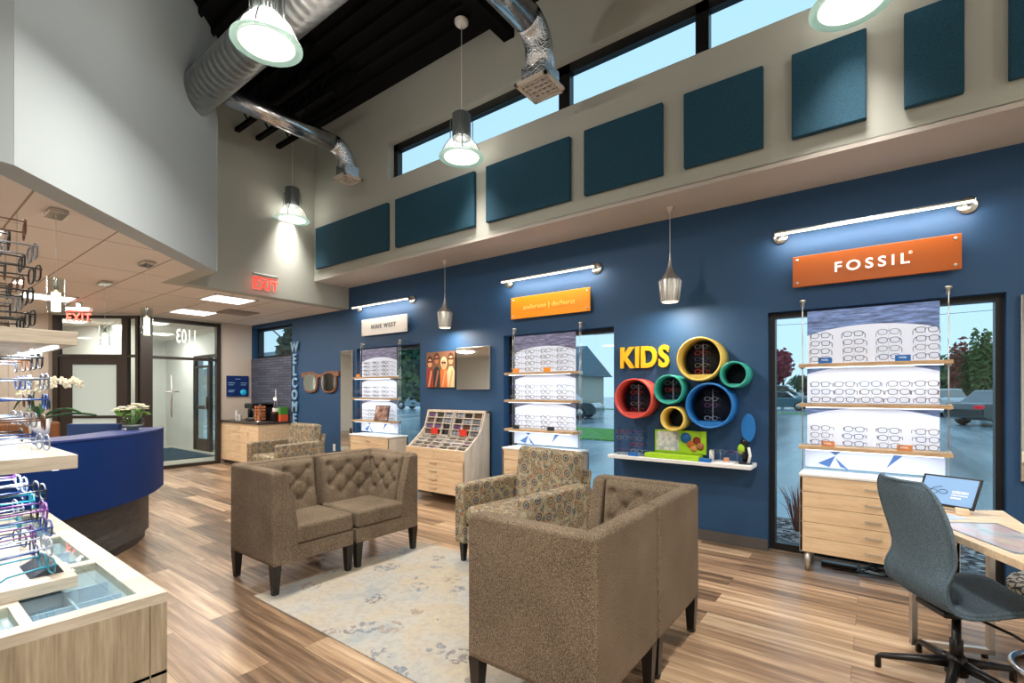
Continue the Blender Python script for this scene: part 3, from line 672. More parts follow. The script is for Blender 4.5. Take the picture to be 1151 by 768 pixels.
# ================================================================== WINDOW DISPLAYS
def display(xl, which, cols, single, cards):
    """hung shelf display in front of a window; xl is its left rod; cols = list of per shelf (n columns, n rows)"""
    xr = xl+.935; yf, yb_ = 4.54, 4.74
    t_ = thing('shelf_display', 'hanging shelf display with lit white panels in the %s window' % which, 'display shelves', ((xl+xr)/2, yb_, .78))
    for x in (xl+.01, xr-.01):
        for y in (4.70, 4.735):
            MB().tube([(x, y, .77), (x, y, 2.15)], .0028, 6).build('rod', 'brushed', t_)
        MB().lathe([(0, 2.13), (.014, 2.13), (.014, 2.17), (.022, 2.175), (.022, 2.19), (0, 2.19)], (x, 4.73, 0), 14).tube([(x, 4.73, 2.18), (x, W, 2.18)], .008, 8).build('hook', 'brushed', t_)
    Z = [1.645, 1.325, .985]
    for z in Z:
        s_ = MB().box(xl-.0, xr+.0, yf, yb_-.015, z-.028, z, .002).build('shelf', 'shelf_wood', t_)
        MB().box(xl+.05, xr-.05, yf+.02, yf+.035, z-.033, z-.0285).build('led_strip', 'led_glow', s_)
        for x in (xl-.004, xr-.016): MB().box(x, x+.02, 4.69, 4.75, z-.036, z+.004, .002).build('shelf_clamp', 'brushed', s_)
        area('shelf_light', ((xl+xr)/2, yf+.06, z-.04), .6, .8, .03, (.92,.96,1), parent=t_)
    spans = [(Z[0]+.004, 2.085), (Z[1]+.004, Z[0]-.034), (Z[2]+.004, Z[1]-.034)]
    for i, (a, c_) in enumerate(spans):
        MB().box(xl+.045, xr-.06, 4.700, 4.712, a, c_).build('printed_panel', 'glow_poster' if which == 'right' else 'glow_poster_dark', t_, origin=((xl+xr)/2, 4.706, a))
    lp = MB().box(xl+.03, xr-.03, 4.700, 4.712, .80, Z[2]-.034).build('lower_panel', 'poster_white', t_)
    cx = xl+.24
    for tri in ([(-.07, .12), (.07, .12), (0, .05)], [(-.11, -.03), (-.0, .045), (-.035, -.06)], [(.0, .03), (.085, -.075), (.03, -.05)]):
        MB().prism([(cx+x*1.1, .86+z*.9) for x, z in tri], 4.697, 4.699, 'y').build('printed_shape', 'poster_blue', lp)
    MB().prism([(xl+.62, .95), (xl+.68, .95), (xl+.565, .83)], 4.697, 4.699, 'y').build('printed_shape', 'poster_blue', lp)
    keys = ['frame_black', 'frame_tortoise', 'frame_grey', 'frame_black', 'frame_blue', 'frame_black']
    rng = random.Random(xl)
    for si, (z, (nc, nr, gap)) in enumerate(zip(Z, cols)):
        for c_ in range(nc):
            x = xl+.15+(.645)*(c_/(nc-1))
            MB().box(x-.002, x+.002, 4.690, 4.694, z, z+.02+nr*gap).build('eyewear_rod', 'clear_glass', t_)
            for r_ in range(nr):
                k = keys[rng.randrange(6)]
                zz = z+.035+(nr-1-r_)*gap
                lab = '%s eyeglasses, %s column, %s row, on the %s shelf of the %s window' % (CN[k], CO[c_], ORD[r_], ['upper', 'middle', 'lower'][si], which)
                put_glasses((k, single), lambda: make_glasses(k, single=single), (x+rng.uniform(-.004, .004), 4.545 if not single else 4.55, zz), rng.uniform(-.06, .06), lab, 'eyeglasses on the %s window display' % which, 1.02)
    for (x, z, mat, txt, lab) in cards:
        b = MB().box(xl+x-.045, xl+x+.045, 4.50+.045, 4.50+.052, z, z+.045, .001)
        o = b.build('card_sign', mat); tag(o, lab, 'sign', 'small card signs on the shelves')
        if txt: text_bm(MB(), txt, .011, .001, onwall(xl+x, 4.5435, z+.026)).build('lettering', 'letter_white', o)
display(-.505, 'right', [(4, 4, .062), (5, 3, .060), (4, 3, .056)], False,
    [(.18, 1.6455, 'card_blue', 'FOSSIL', 'small blue card on the top shelf of the right window, at its left'), (.66, 1.6455, 'card_blue', 'FOSSIL', 'small blue card on the top shelf of the right window, towards its right'),
     (.20, .9855, 'card_orange', 'FOSSIL', 'small tan card on the bottom shelf of the right window, at its left'), (.67, .9855, 'card_orange', 'FOSSIL', 'small tan card on the bottom shelf of the right window, towards its right')])
display(-3.535, 'middle', [(4, 4, .068), (4, 3, .06), (4, 3, .056)], True,
    [(.17, 1.6455, 'card_amber', '', 'small amber card at the left of the middle window top shelf'), (.60, 1.6455, 'card_amber', '', 'small amber card towards the right of the middle window top shelf'),
     (.17, .9855, 'card_dark', '', 'small dark card at the left of the middle window bottom shelf'), (.65, .9855, 'card_dark', '', 'small dark card towards the right of the middle window bottom shelf')])
display(-6.56, 'left', [(4, 4, .058), (4, 3, .06), (3, 3, .056)], True, [(.16, 1.6455, 'card_amber', '', 'small amber card on the top shelf of the left window')])
# framed photo on the left window's bottom shelf
t_ = thing('tablet_screen', 'small black framed photo screen leaning on the bottom shelf of the left window', 'screen', (-5.88, 4.58, .986))
R4 = Matrix.Translation((-5.86, 4.548, .9865)) @ Matrix.Rotation(-.2, 4, 'X')
MB().box(-.16, .16, 0, .012, 0, .235, .004, xf=R4).build('screen_frame', 'black_plastic', t_)
m = M('photo_skin', (150,100,84), .4); n_ = NT(m); n_.col(n_.ramp(n_.noise(n_.coords((1,1,1)), 9, 3), [(.35, (74,46,44)), (.5, (168,120,100)), (.65, (214,190,180))]))
MB().box(-.145, .145, -.001, 0, .014, .222, xf=R4).build('picture', 'photo_skin', t_)

def cabinet(x0, x1, lab, five=5, split=None):
    y0, y1, z0, z1 = 4.45, 4.80, .155, .775
    t_ = thing('drawer_cabinet', lab, 'cabinet', ((x0+x1)/2, 4.62, 0))
    MB().box(x0, x0+.018, y0, y1, z0, z1-.03).box(x1-.018, x1, y0, y1, z0, z1-.03).box(x0, x1, y1-.02, y1, z0, z1-.03).box(x0, x1, y0+.02, y1, z0, z0+.02).build('cabinet_body', 'light_wood_side', t_)
    MB().box(x0-.004, x1+.004, y0-.006, y1, z1-.02, z1, .002).build('cabinet_top', 'white_paint', t_)
    H_ = (z1-.024-z0)/five
    for k in range(five):
        za = z1-.024-H_*(k+1)+.0035; zb = z1-.024-H_*k
        d = MB().box(x0+.001, x1-.001, y0, y0+.02, za, zb, .0015).build('drawer', 'light_wood', t_)
        MB().box((x0+x1)/2-.05, (x0+x1)/2+.05, y0-.022, y0-.016, zb-.065, zb-.055).box((x0+x1)/2-.05, (x0+x1)/2-.044, y0-.02, y0, zb-.065, zb-.055).box((x0+x1)/2+.044, (x0+x1)/2+.05, y0-.02, y0, zb-.065, zb-.055).build('handle', 'brushed', d)
    for x in (x0+.05, x1-.05):
        for y in (y0+.04, y1-.05): MB().lathe([(0, 0), (.014, 0), (.014, .01), (.022, .01), (.022, z0), (0, z0)], (x, y, 0), 14).build('leg', 'brushed', t_)
    return t_
cabinet(-.487, .455, 'light wood cabinet with five drawers under the right window display')
cabinet(-3.49, -2.55, 'light wood cabinet with five drawers under the middle window display')
cabinet(-6.485, -5.545, 'light wood cabinet with five drawers under the left window display')
def spray_cable():
    pts = []
    for k in range(60):
        a = k*.55; pts.append((-.02+.11*math.cos(a)+.02*math.sin(k*1.7)+k*.002, 4.66+.08*math.sin(a), .012+.0012*k+.008*math.sin(k*.9)))
    return pts
tag(MB().tube([(-.28, 4.60, .012), (-.15, 4.62, .012)]+spray_cable(), .005, 6).build('power_cable', 'black_plastic'), 'coil of black cables on the floor beneath the right cabinet', 'cable')
tag(MB().box(-.36, -.12, 4.68, 4.74, .0, .035, .006).build('power_strip', 'black_plastic'), 'black power strip lying under the right cabinet', 'power strip')

# ---- sunglass drawer unit between windows
x0, x1, yf, yb_ = -5.01, -3.955, 4.30, 4.80
t_ = thing('tray_cabinet', 'light wood cabinet with two sloping divided trays of sunglasses on top', 'cabinet', ((x0+x1)/2, 4.55, 0))
side = [(yf, .14), (yf, .675), (yf+.035, .70), (yf+.25, .86), (yf+.33, .95), (yf+.40, 1.17), (yb_, 1.17), (yb_, .14)]
b = MB()
b.prism(side, x1-.02, x1, 'x'); b.prism(side, x0, x0+.02, 'x'); b.box(x0, x1, yb_-.02, yb_, .14, 1.17); b.box(x0, x1, yf+.40, yb_, 1.15, 1.172); b.box(x0, x1, yf+.02, yb_, .14, .16)
b.build('cabinet_body', 'light_wood_side', t_)
for k in range(4):
    zb = .565-k*.105
    d = MB().box(x0+.002, x1-.002, yf, yf+.02, zb-.102, zb, .0015).build('drawer', 'light_wood', t_)
    MB().box((x0+x1)/2-.06, (x0+x1)/2+.06, yf-.02, yf-.014, zb-.05, zb-.042).box((x0+x1)/2-.06, (x0+x1)/2-.052, yf-.02, yf, zb-.05, zb-.042).box((x0+x1)/2+.052, (x0+x1)/2+.06, yf-.02, yf, zb-.05, zb-.042).build('handle', 'brushed', d)
xm = (x0+x1)/2
for xa, xb in ((x0+.002, xm-.002), (xm+.002, x1-.002)): MB().box(xa, xb, yf-.002, yf+.02, .568, .70, .003).build('tray_front', 'light_wood', t_)
M('tray_dark', (70,58,54), .7); M('tray_divider', (206,196,184), .6)
for bi, (xa, xb) in enumerate(((x0+.03, xm-.018), (xm+.018, x1-.03))):
    # lower tray (gentle slope) and upper tray (steep)
    lo = [(yf+.035, .70), (yf+.27, .835)]; up = [(yf+.28, .85), (yf+.385, 1.15)]
    tr = MB()
    for (ya_, za_), (yb2, zb2) in (lo, up):
        d = Vector((0, yb2-ya_, zb2-za_)).normalized(); n_ = Vector((0, d.z, -d.y))*.035
        tr.prism([(ya_+n_.y, za_+n_.z), (yb2+n_.y, zb2+n_.z), (yb2+n_.y*1.2, zb2+n_.z*1.2), (ya_+n_.y*1.2, za_+n_.z*1.2)], xa, xb, 'x')
    tr.build('tray_bed', 'tray_dark', t_)
    dv = MB()
    for (ya_, za_), (yb2, zb2), nr in ((lo[0], lo[1], 4), (up[0], up[1], 4)):
        d = Vector((0, yb2-ya_, zb2-za_)); n_ = Vector((0, d.normalized().z, -d.normalized().y))*.035
        for k in range(nr+1):
            p = Vector((0, ya_, za_))+d*(k/nr); q = p+n_; e = d.normalized()*.004
            dv.prism([(p.y-e.y, p.z-e.z), (p.y+e.y, p.z+e.z), (q.y+e.y, q.z+e.z), (q.y-e.y, q.z-e.z)], xa, xb, 'x')
        for k in range(4):
            x = xa+(xb-xa)*k/3
            dv.prism([(ya_, za_), (yb2, zb2), (yb2+n_.y, zb2+n_.z), (ya_+n_.y, za_+n_.z)], x-.004, x+.004, 'x')
    dv.build('tray_divider', 'tray_divider', t_)
    MB().box(xa-.018, xa-.004, yf+.03, yf+.035, .69, .70).build('tray_edge', 'light_wood', t_)
    sk = ['frame_black', 'frame_tortoise', 'frame_grey', 'frame_purple', 'frame_crystal', 'frame_black']
    for ti, ((ya_, za_), (yb2, zb2)) in enumerate((lo, up)):
        d = Vector((0, yb2-ya_, zb2-za_)); n_ = Vector((0, d.normalized().z, -d.normalized().y))*.022
        ang = math.atan2(d.z, d.y)
        for r_ in range(4):
            for c_ in range(3):
                p = Vector((0, ya_, za_))+d*((r_+.5)/4)+n_
                x = xa+(xb-xa)*(c_+.5)/3
                k = sk[random.randrange(6)]
                o = put_glasses((k, 'sun'), lambda: make_glasses(k, single='sun', h=.022, w=.029), (x, p.y, p.z), 0, '%s sunglasses in the %s tray, %s row from the top, %s' % (CN[k], ['left', 'right'][bi], ORD[7-(r_+ti*4)], ['left slot', 'middle slot', 'right slot'][c_]), 'sunglasses in the sloping trays', .85)
                o.rotation_euler = (ang-PI/2+.0, 0, 0); o['category'] = 'sunglasses'; o.scale = (.95,.35,1.)
    xc = xa+(xb-xa)*.5
    tag(MB().box(xc-.06, xc+.06, yf+.26, yf+.275, .855, .935, .002, xf=None).build('card_sign', 'card_red'), 'red card standing between the upper and lower %s sunglass tray' % ['left', 'right'][bi], 'sign')
for x in (x0+.06, x1-.06):
    for y in (yf+.1, yb_-.06): MB().box(x-.02, x+.02, y-.02, y+.02, 0, .14).build('leg', 'black_leg', t_)

# ---- picture and mirrors
t_ = thing('picture', 'square colour photo of four people in sunglasses on the blue wall', 'picture', (-4.86, W, 1.475))
MB().box(-5.14, -4.578, W-.025, W-.001, 1.475, 1.982, .003).build('print_panel', 'black_frame', t_)
M('skin', (216,150,110), .6); M('skin_dark', (170,104,70), .6); M('cloth_dark', (36,44,44), .7); M('cloth_orange', (206,110,50), .7); M('cloth_red', (150,50,40), .7); M('cloth_cream', (206,196,150), .7); M('hair_brown', (70,36,22), .7); M('hair_blond', (224,200,150), .7); M('pic_bg', (120,84,60), .6)
MB().box(-5.137, -4.581, W-.0265, W-.025, 1.478, 1.979).build('printed_ground', 'pic_bg', t_)
for q_, (x, z, hair, cl, sk_) in enumerate(((-5.065, 1.83, 'hair_brown', 'cloth_red', 'skin'), (-4.93, 1.87, 'hair_brown', 'cloth_dark', 'skin_dark'), (-4.79, 1.81, 'hair_blond', 'cloth_orange', 'skin'), (-4.655, 1.86, 'hair_brown', 'cloth_cream', 'skin'))):
    y = W-.0272-.0001*q_
    MB().prism([(x-.065, 1.482), (x-.072, 1.70), (x-.03, 1.77), (x+.03, 1.77), (x+.070, 1.70), (x+.065, 1.482)], y-.001, y, 'y').build('printed_clothes', cl, t_)
    MB().prism([(x+.060*math.cos(a), z+.01+.088*math.sin(a)) for a in [k*PI/8 for k in range(16)]]+[(x+.058, z-.10), (x-.058, z-.10)][:0], y-.002, y-.001, 'y').build('printed_hair', hair, t_)
    MB().prism([(x+.045*math.cos(a), z-.006+.062*math.sin(a)) for a in [k*PI/8 for k in range(16)]], y-.003, y-.002, 'y').build('printed_face', sk_, t_)
    MB().prism([(x-.04, 1.49), (x-.010, 1.49), (x+.045, 1.70), (x+.02, 1.73)], y-.003, y-.002, 'y').build('printed_arm', sk_, t_)
    MB().box(x-.042, x-.004, y-.004, y-.003, z, z+.026).box(x+.004, x+.042, y-.004, y-.003, z, z+.026).box(x-.006, x+.006, y-.004, y-.003, z+.014, z+.022).build('printed_sunglasses', 'black_plastic', t_)
def mirror(x0, x1, z0, z1, lab):
    t_ = thing('wall_mirror', lab, 'mirror', ((x0+x1)/2, W, z0))
    MB().box(x0, x1, W-.03, W-.006, z0, z1, .002).build('mirror_backing', 'brushed', t_)
    MB().box(x0+.004, x1-.004, W-.033, W-.0302, z0+.004, z1-.004).build('mirror_glass', 'mirror', t_)
mirror(-4.55, -3.965, 1.45, 2.01, 'square frameless mirror beside the photo of people in sunglasses')
mirror(-7.23, -6.90, .42, 2.106, 'tall narrow mirror between the wooden glasses and the left window')
mirror(.80, 1.35, .8, 2.09, 'mirror at the right edge of the view beside the right window')

# giant wooden glasses
t_ = thing('wall_decoration', 'giant wooden sunglasses with mirror lenses hung on the blue wall', 'wall decoration', (-7.87, W, 1.41))
def ring(cx, cz, w, h, grow, p=2.6, n=28): return [(cx+se(2*PI*k/n, w+grow, h+grow, p)[0], cz+se(2*PI*k/n, w+grow, h+grow, p)[1]) for k in range(n)]
b = MB()
for sg in (-1, 1):
    cx, cz = -7.87+sg*.29, 1.585
    b.prism(ring(cx, cz, .205, .155, .028), W-.035, W-.004, 'y', .003)
b.prism([(-8.45, 1.68), (-8.46, 1.77), (-8.1, 1.782), (-7.95, 1.73), (-7.79, 1.73), (-7.64, 1.782), (-7.28, 1.77), (-7.29, 1.68), (-7.42, 1.70), (-7.76, 1.64), (-7.87, 1.685), (-7.98, 1.64), (-8.32, 1.70)], W-.036, W-.004, 'y', .002)
b.build('wooden_frame', 'walnut', t_)
for sg in (-1, 1): MB().prism(ring(-7.87+sg*.29, 1.585, .205, .155, 0), W-.042, W-.036, 'y').build('mirror_lens', 'round_mirror', t_)

# letters
t_ = thing('lettering', 'vertical light blue letters WELCOME on the blue wall beside the coffee bar', 'letters', (-8.69, W, .80))
for k, ch in enumerate('WELCOME'):
    text_bm(MB(), ch, .175, .02, onwall(-8.69, W-.035, 2.26-k*.223), .006, .95).build('letter', 'letter_ice', t_)
t_ = thing('lettering', 'raised yellow letters KIDS on the blue wall beside the round shelves', 'letters', (-1.90, W, 1.68))
for ch, x in zip('KIDS', (-2.095, -1.978, -1.858, -1.700)):
    text_bm(MB(), ch, .205, .03, onwall(x, W-.03, 1.778), .010, .80).build('letter', 'letter_yellow', t_)
tag(MB().box(-7.49, -7.42, W-.008, W-.0005, .40, .52, .003).build('wall_outlet', 'white_plastic'), 'small white outlet plate low on the blue wall', 'outlet')

# ---- round kids' shelves
def hoop(x, z, R_, mat, lab, nrow, sc=1., cols=1):
    t_ = thing('round_shelf', lab, 'round shelf', (x, W, z-R_))
    fz = z-R_*.70
    # hollow hoop with a flat inner floor
    MB().lathe([(R_, W-.24), (R_, W-.002), (R_-.016, W-.002), (R_-.016, W-.24), (R_, W-.24)], (x, 0, z), 48, 'y').build('hoop', mat, t_)
    r2 = R_-.0165
    aa = [PI+math.asin((z-fz)/r2)+ (PI-2*math.asin((z-fz)/r2))*k/12 for k in range(13)]
    MB().prism([(x+r2*math.cos(a), z+r2*math.sin(a)) for a in aa], W-.238, W-.004, 'y').build('inner_floor', mat, t_)
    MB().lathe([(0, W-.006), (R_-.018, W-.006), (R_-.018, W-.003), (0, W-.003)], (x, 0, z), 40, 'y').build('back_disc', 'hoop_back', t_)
    if nrow:
        MB().box(x-.004, x+.004, W-.10, W-.09, fz, z+R_*.72).build('eyewear_rod', 'frame_crystal', t_)
        hh = (R_*1.42)/nrow
        ks = ['frame_crystal', 'frame_grey', 'frame_black', 'frame_blue', 'frame_purple', 'frame_red']
        for k in range(nrow):
            kk = ks[(k*2+int(x*10)) % 6]
            o = put_glasses((kk, True), lambda: make_glasses(kk, single=True), (x, W-.165, fz+.03+k*hh), 0, "%s child's eyeglasses, %s row inside the %s" % (CN[kk], ORD[nrow-1-k], lab.split(',')[0]), "children's eyeglasses in the round shelves", .9)
            o.scale = (.9,.45,.9)
hoop(-1.303, 1.722, .203, 'yellow_hoop', 'large yellow round shelf, topmost', 5)
hoop(-1.005, 1.573, .117, 'teal_hoop', 'small teal round shelf, rightmost', 0)
hoop(-1.938, 1.353, .20, 'red_hoop', 'coral red round shelf, leftmost', 5)
hoop(-1.585, 1.441, .142, 'teal_hoop', 'medium teal round shelf, in the middle under KIDS', 3)
hoop(-1.215, 1.293, .208, 'blue_hoop', 'large blue round shelf, lower right', 5)
hoop(-1.545, 1.162, .117, 'yellow_hoop', 'small yellow round shelf, lowest', 0)

# floating shelf with toys
t_ = tag(MB().box(-2.20, -.86, 4.55, W-.001, .745, .778, .003).build('wall_shelf', 'white_paint'), 'long white floating shelf on the blue wall below the round shelves', 'shelf')
t_ = thing('acrylic_rack', 'clear acrylic rack of eyeglasses at the left end of the white shelf', 'rack', (-2.0, 4.68, .778))
for x in (-2.13, -1.99, -1.85): MB().box(x-.003, x+.003, 4.64, 4.72, .7785, 1.06).build('upright', 'clear_glass', t_)
MB().box(-2.16, -1.80, 4.62, 4.74, .7785, .786).build('base_plate', 'clear_glass', t_)
for c_ in range(2):
    for k in range(4):
        kk = ['frame_purple', 'frame_blue', 'frame_crystal', 'frame_red', 'frame_grey'][(k+c_*2) % 5]
        o = put_glasses((kk, True), lambda: make_glasses(kk, single=True), (-2.06+c_*.15, 4.60, .83+k*.062), 0, "%s child's eyeglasses, %s row in the acrylic rack, %s column" % (CN[kk], ORD[3-k], ['left', 'right'][c_]), 'eyeglasses in the acrylic rack', .92)
tag(MB().box(-1.99, -1.88, 4.575, 4.585, .7785, .815, .001).build('card_sign', 'card_blue'), 'small blue card before the acrylic rack on the white shelf', 'sign')
t_ = thing('toy_box', 'lime green case with its colourful lid standing open on the white shelf', 'box', (-1.62, 4.66, .778))
MB().box(-1.82, -1.30, 4.58, 4.72, .7785, .825, .008).build('case_base', 'lime_plastic', t_)
lid = MB().box(-1.77, -1.275, 4.725, 4.745, .825, 1.045, .004).build('case_lid', 'lime_plastic', t_)
m = M('lid_print_grey', (196,200,206), .5); n_ = NT(m); n_.col(n_.ramp(n_.noise(n_.coords((1,1,1)), 22, 3), [(.4, (170,176,190)), (.6, (226,224,220))]))
MB().box(-1.75, -1.53, 4.722, 4.7245, .845, 1.03).build('printed_area', 'lid_print_grey', lid)
b_ = [('lime_plastic', -1.52, -1.29, .84, 1.03)]
for q, (x, z, r, mt) in enumerate(((-1.465, .975, .05, 'card_blue'), (-1.42, .915, .036, 'cloth_orange'), (-1.36, .955, .036, 'cloth_red'), (-1.33, .90, .036, 'skin_dark'), (-1.39, .875, .03, 'card_orange'))):
    MB().lathe([(0, 4.7215-q*.0006), (r, 4.7215-q*.0006), (r, 4.7245), (0, 4.7245)], (x, 0, z), 20, 'y').build('printed_shape', mt, lid)
tag(MB().box(-1.30, -1.20, 4.57, 4.62, .7785, .81, .002).build('card_sign', 'card_blue'), 'small blue card at the right foot of the lime green case', 'sign')
tag(MB().lathe([(0, .7785), (.022, .7785), (.022, .87), (.012, .885), (0, .885)], (-1.215, 4.68, 0), 16).build('spray_bottle', 'white_plastic'), 'small white bottle on the shelf right of the lime green case', 'bottle')
tag(MB().box(-1.17, -1.0, 4.60, 4.70, .7785, .79, .002).build('paper_pad', 'white_paint'), 'flat white paper pad on the white shelf', 'paper')
tag(MB().box(-1.10, -1.06, 4.63, 4.67, .7905, .825, .004).build('wooden_block', 'skin'), 'small tan block on the paper pad on the white shelf', 'block')
for i, (x, kk) in enumerate(((-1.14, 'frame_grey'), (-1.0, 'frame_purple'))):
    put_glasses((kk, True), lambda: make_glasses(kk, single=True), (x, 4.62, .88+.0*i), 0, '%s eyeglasses held on a small stand on the white shelf' % CN[kk], 'eyeglasses on small stands', .92)
    tag(MB().tube([(x, 4.70, .779), (x, 4.70, .885), (x, 4.63, .89)], .003, 6).build('eyewear_stand', 'frame_crystal'), 'clear wire eyewear stand on the white shelf holding %s eyeglasses' % CN[kk], 'stand')
t_ = thing('hand_mirror', 'blue oval table mirror on a dark bent stand at the right end of the shelf', 'mirror', (-.93, 4.68, .778))
b = MB(); b.prism([(-.905+.058*math.cos(a), 1.10+.125*math.sin(a)) for a in [k*PI/14 for k in range(28)]], 4.672, 4.690, 'y', .004); b.build('mirror_back', 'blue_hoop', t_)
MB().tube([(-.93, 4.70, .79), (-.95, 4.72, .88), (-.94, 4.70, .97), (-.92, 4.69, 1.0)], .02, 10, radii=[.022,.03,.035,.03]).build('stand_neck', 'black_plastic', t_)
MB().tube([(-.90, 4.66, .79), (-.885, 4.65, .86), (-.90, 4.66, .93)], .012, 8).build('side_arm', 'white_plastic', t_)
MB().ball((-.96, 4.655, .91), .03, (1,.5,1.5)).build('green_grip', 'lime_plastic', t_)
MB().lathe([(0, .7785), (.06, .7785), (.055, .792), (0, .796)], (-.93, 4.69, 0), 24).build('stand_base', 'card_dark', t_)
# ================================================================== RUG AND SEATING
o = MB().box(-3.44, -1.0, 1.60, 3.13, .0005, .010, .002).build('area_rug', 'rug_pile'); tag(o, 'cream distressed floral area rug under the brown seats', 'rug')
for q, (a0, a1, b0, b1) in enumerate([]): pass

def tuft_pad(w, z0, z1, th0, th1, seed=0):
    """padded panel in the x-z plane, front towards -y; thick below, thin above, with deep buttons"""
    cols = [(-.36, -.0, .36), (-.18, .18)]
    pts = []
    for r_ in range(4):
        zc = z0+(z1-z0)*(.22+.2*r_)
        for c_ in (cols[0] if r_ % 2 else cols[1]): pts.append((c_*w, zc))
    nu, nv = 40, 36
    def fn(u, v):
        x = (u-.5)*w; z = z0+(z1-z0)*v
        th = th0+(th1-th0)*v
        edge = min(1., min(u, 1-u)*16)**.5
        top = 1. if v < .86 else math.sqrt(max(0, 1-((v-.86)/.14)**2))
        d = 0
        for px, pz in pts:
            rr = math.hypot(x-px, z-pz); d += .026*math.exp(-(rr/.022)**2)+.012*math.exp(-(rr/.055)**2)
        # diamond pleats
        pl = 0
        for i, (ax, az) in enumerate(pts):
            for bx, bz in pts[i+1:]:
                L2 = math.hypot(ax-bx, az-bz)
                if L2 < w*.36:
                    t_ = max(0, min(1, ((x-ax)*(bx-ax)+(z-az)*(bz-az))/(L2*L2)))
                    dd = math.hypot(x-ax-t_*(bx-ax), z-az-t_*(bz-az)); pl = max(pl, .009*math.exp(-(dd/.010)**2))
        y = -(th+.016)*edge*top+d*.8+pl
        return Vector((x, min(y, 0), z))
    b = MB(); b.grid(nu, nv, fn)
    b.box(-w/2, w/2, -.004, .0, z0, z1-.01)
    return b, pts, lambda px, pz: th0+(th1-th0)*((pz-z0)/(z1-z0))
SB = {}
def corner_seat(loc, rz, side, label, group):
    S = .325; T = .085
    t_ = thing('corner_chair', label, 'armchair', loc, rz, group)
    s_ = side
    xo = s_*S                                            # outer face of the arm
    b = MB()
    b.box(-S+.006, S-.006, -S+.001, S-.006, .2, .315, .008)
    b.build('seat_base', 'brown_tweed', t_, world=False)
    # back slab and arm slab as one upholstered shell, rounded on top
    b = MB()
    b.prism([(-S, .204), (S, .204), (S, .862), (-S, .862)], S-T, S, 'y', .022, 4)
    prof = [(-S-.001, .206), (-S-.001, .845), (-S+.03, .861), (S-.003, .861), (S-.003, .206)]
    xo2 = xo+s_*.001
    b.prism(prof, min(xo2, xo-s_*T), max(xo2, xo-s_*T), 'x', .022, 4)
    b.box(-S+.002, S-.002, S-T, S-.002, .205, .5, .008)
    # swept front corner of the arm, wide at the seat and narrow at the top
    fr = [(xo-s_*.03, .853), (xo-s_*.10, .84), (xo-s_*.125, .74), (xo-s_*.165, .60), (xo-s_*.19, .46), (xo-s_*.19, .31), (xo-s_*.03, .31)]
    b.prism(fr, -S+.0025, -S+.085, 'y', .012, 3)
    b.build('shell', 'brown_tweed', t_, world=False)
    b = MB().box(-S+(.165 if s_ < 0 else 0.005), S-(.165 if s_ > 0 else 0.005), -S-.006, S-T-.05, .318, .455, .03, 4)
    b.build('seat_cushion', 'brown_tweed', t_, world=False)
    for which in ('back', 'arm'):
        w = .54 if which == 'back' else .49
        b, pts, th = tuft_pad(w, .44, .850, .115, .045)
        if which == 'back': M4 = Matrix.Translation((-s_*.045, S-T+.018, 0))
        else: M4 = Matrix.Translation((s_*(S-T+.018), .005, 0)) @ Matrix.Rotation(-s_*PI/2, 4, 'Z')
        b.bm.transform(M4)
        p = b.build('tufted_back' if which == 'back' else 'tufted_side', 'brown_tweed', t_, world=False)
        for px, pz in pts:
            bb = MB().ball((px, -th(px, pz)-.016+.036, pz), .010, (1,.5,1), 10); bb.bm.transform(M4)
            bb.build('button', 'brown_tweed', p, world=False)
    for sx_ in (-1, 1):
        for sy_ in (-1, 1):
            cx, cy = sx_*(S-.035), sy_*(S-.035)
            b = bmesh.new(); V = []
            for z, w, dx in ((0, .019, .012), (.205, .031, 0)):
                V.append([b.verts.new((cx+sx_*0+a*w-sx_*dx*0, cy+c_*w, z)) for a, c_ in ((-1,-1),(1,-1),(1,1),(-1,1))])
            b.faces.new(V[0][::-1]); b.faces.new(V[1])
            for k in range(4): b.faces.new((V[0][k], V[0][(k+1) % 4], V[1][(k+1) % 4], V[1][k]))
            bmesh.ops.recalc_face_normals(b, faces=b.faces)
            m_ = MB(); m_._add(b)
            l_ = m_.build('leg', 'black_leg', t_, world=False)
            MB().lathe([(0, 0), (.024, 0), (.024, .012), (0, .012)], (cx, cy, 0), 12).build('foot_glide', 'black_plastic', l_, world=False)
    return t_
corner_seat((-3.625, 1.985, .0105), PI/2, -1, 'brown tufted corner chair, nearer half of the pair on the left', 'brown corner chairs')
corner_seat((-3.625, 2.655, .0105), PI/2, 1, 'brown tufted corner chair of the left pair, nearer the tray cabinet', 'brown corner chairs')
corner_seat((-1.165, 1.965, .0105), -PI/2, 1, 'brown tweed corner chair in the foreground, plain outer sides towards the viewer', 'brown corner chairs')
corner_seat((-1.165, 2.635, .0105), -PI/2, -1, 'brown tweed corner chair behind the foreground one, nearest the round shelves', 'brown corner chairs')

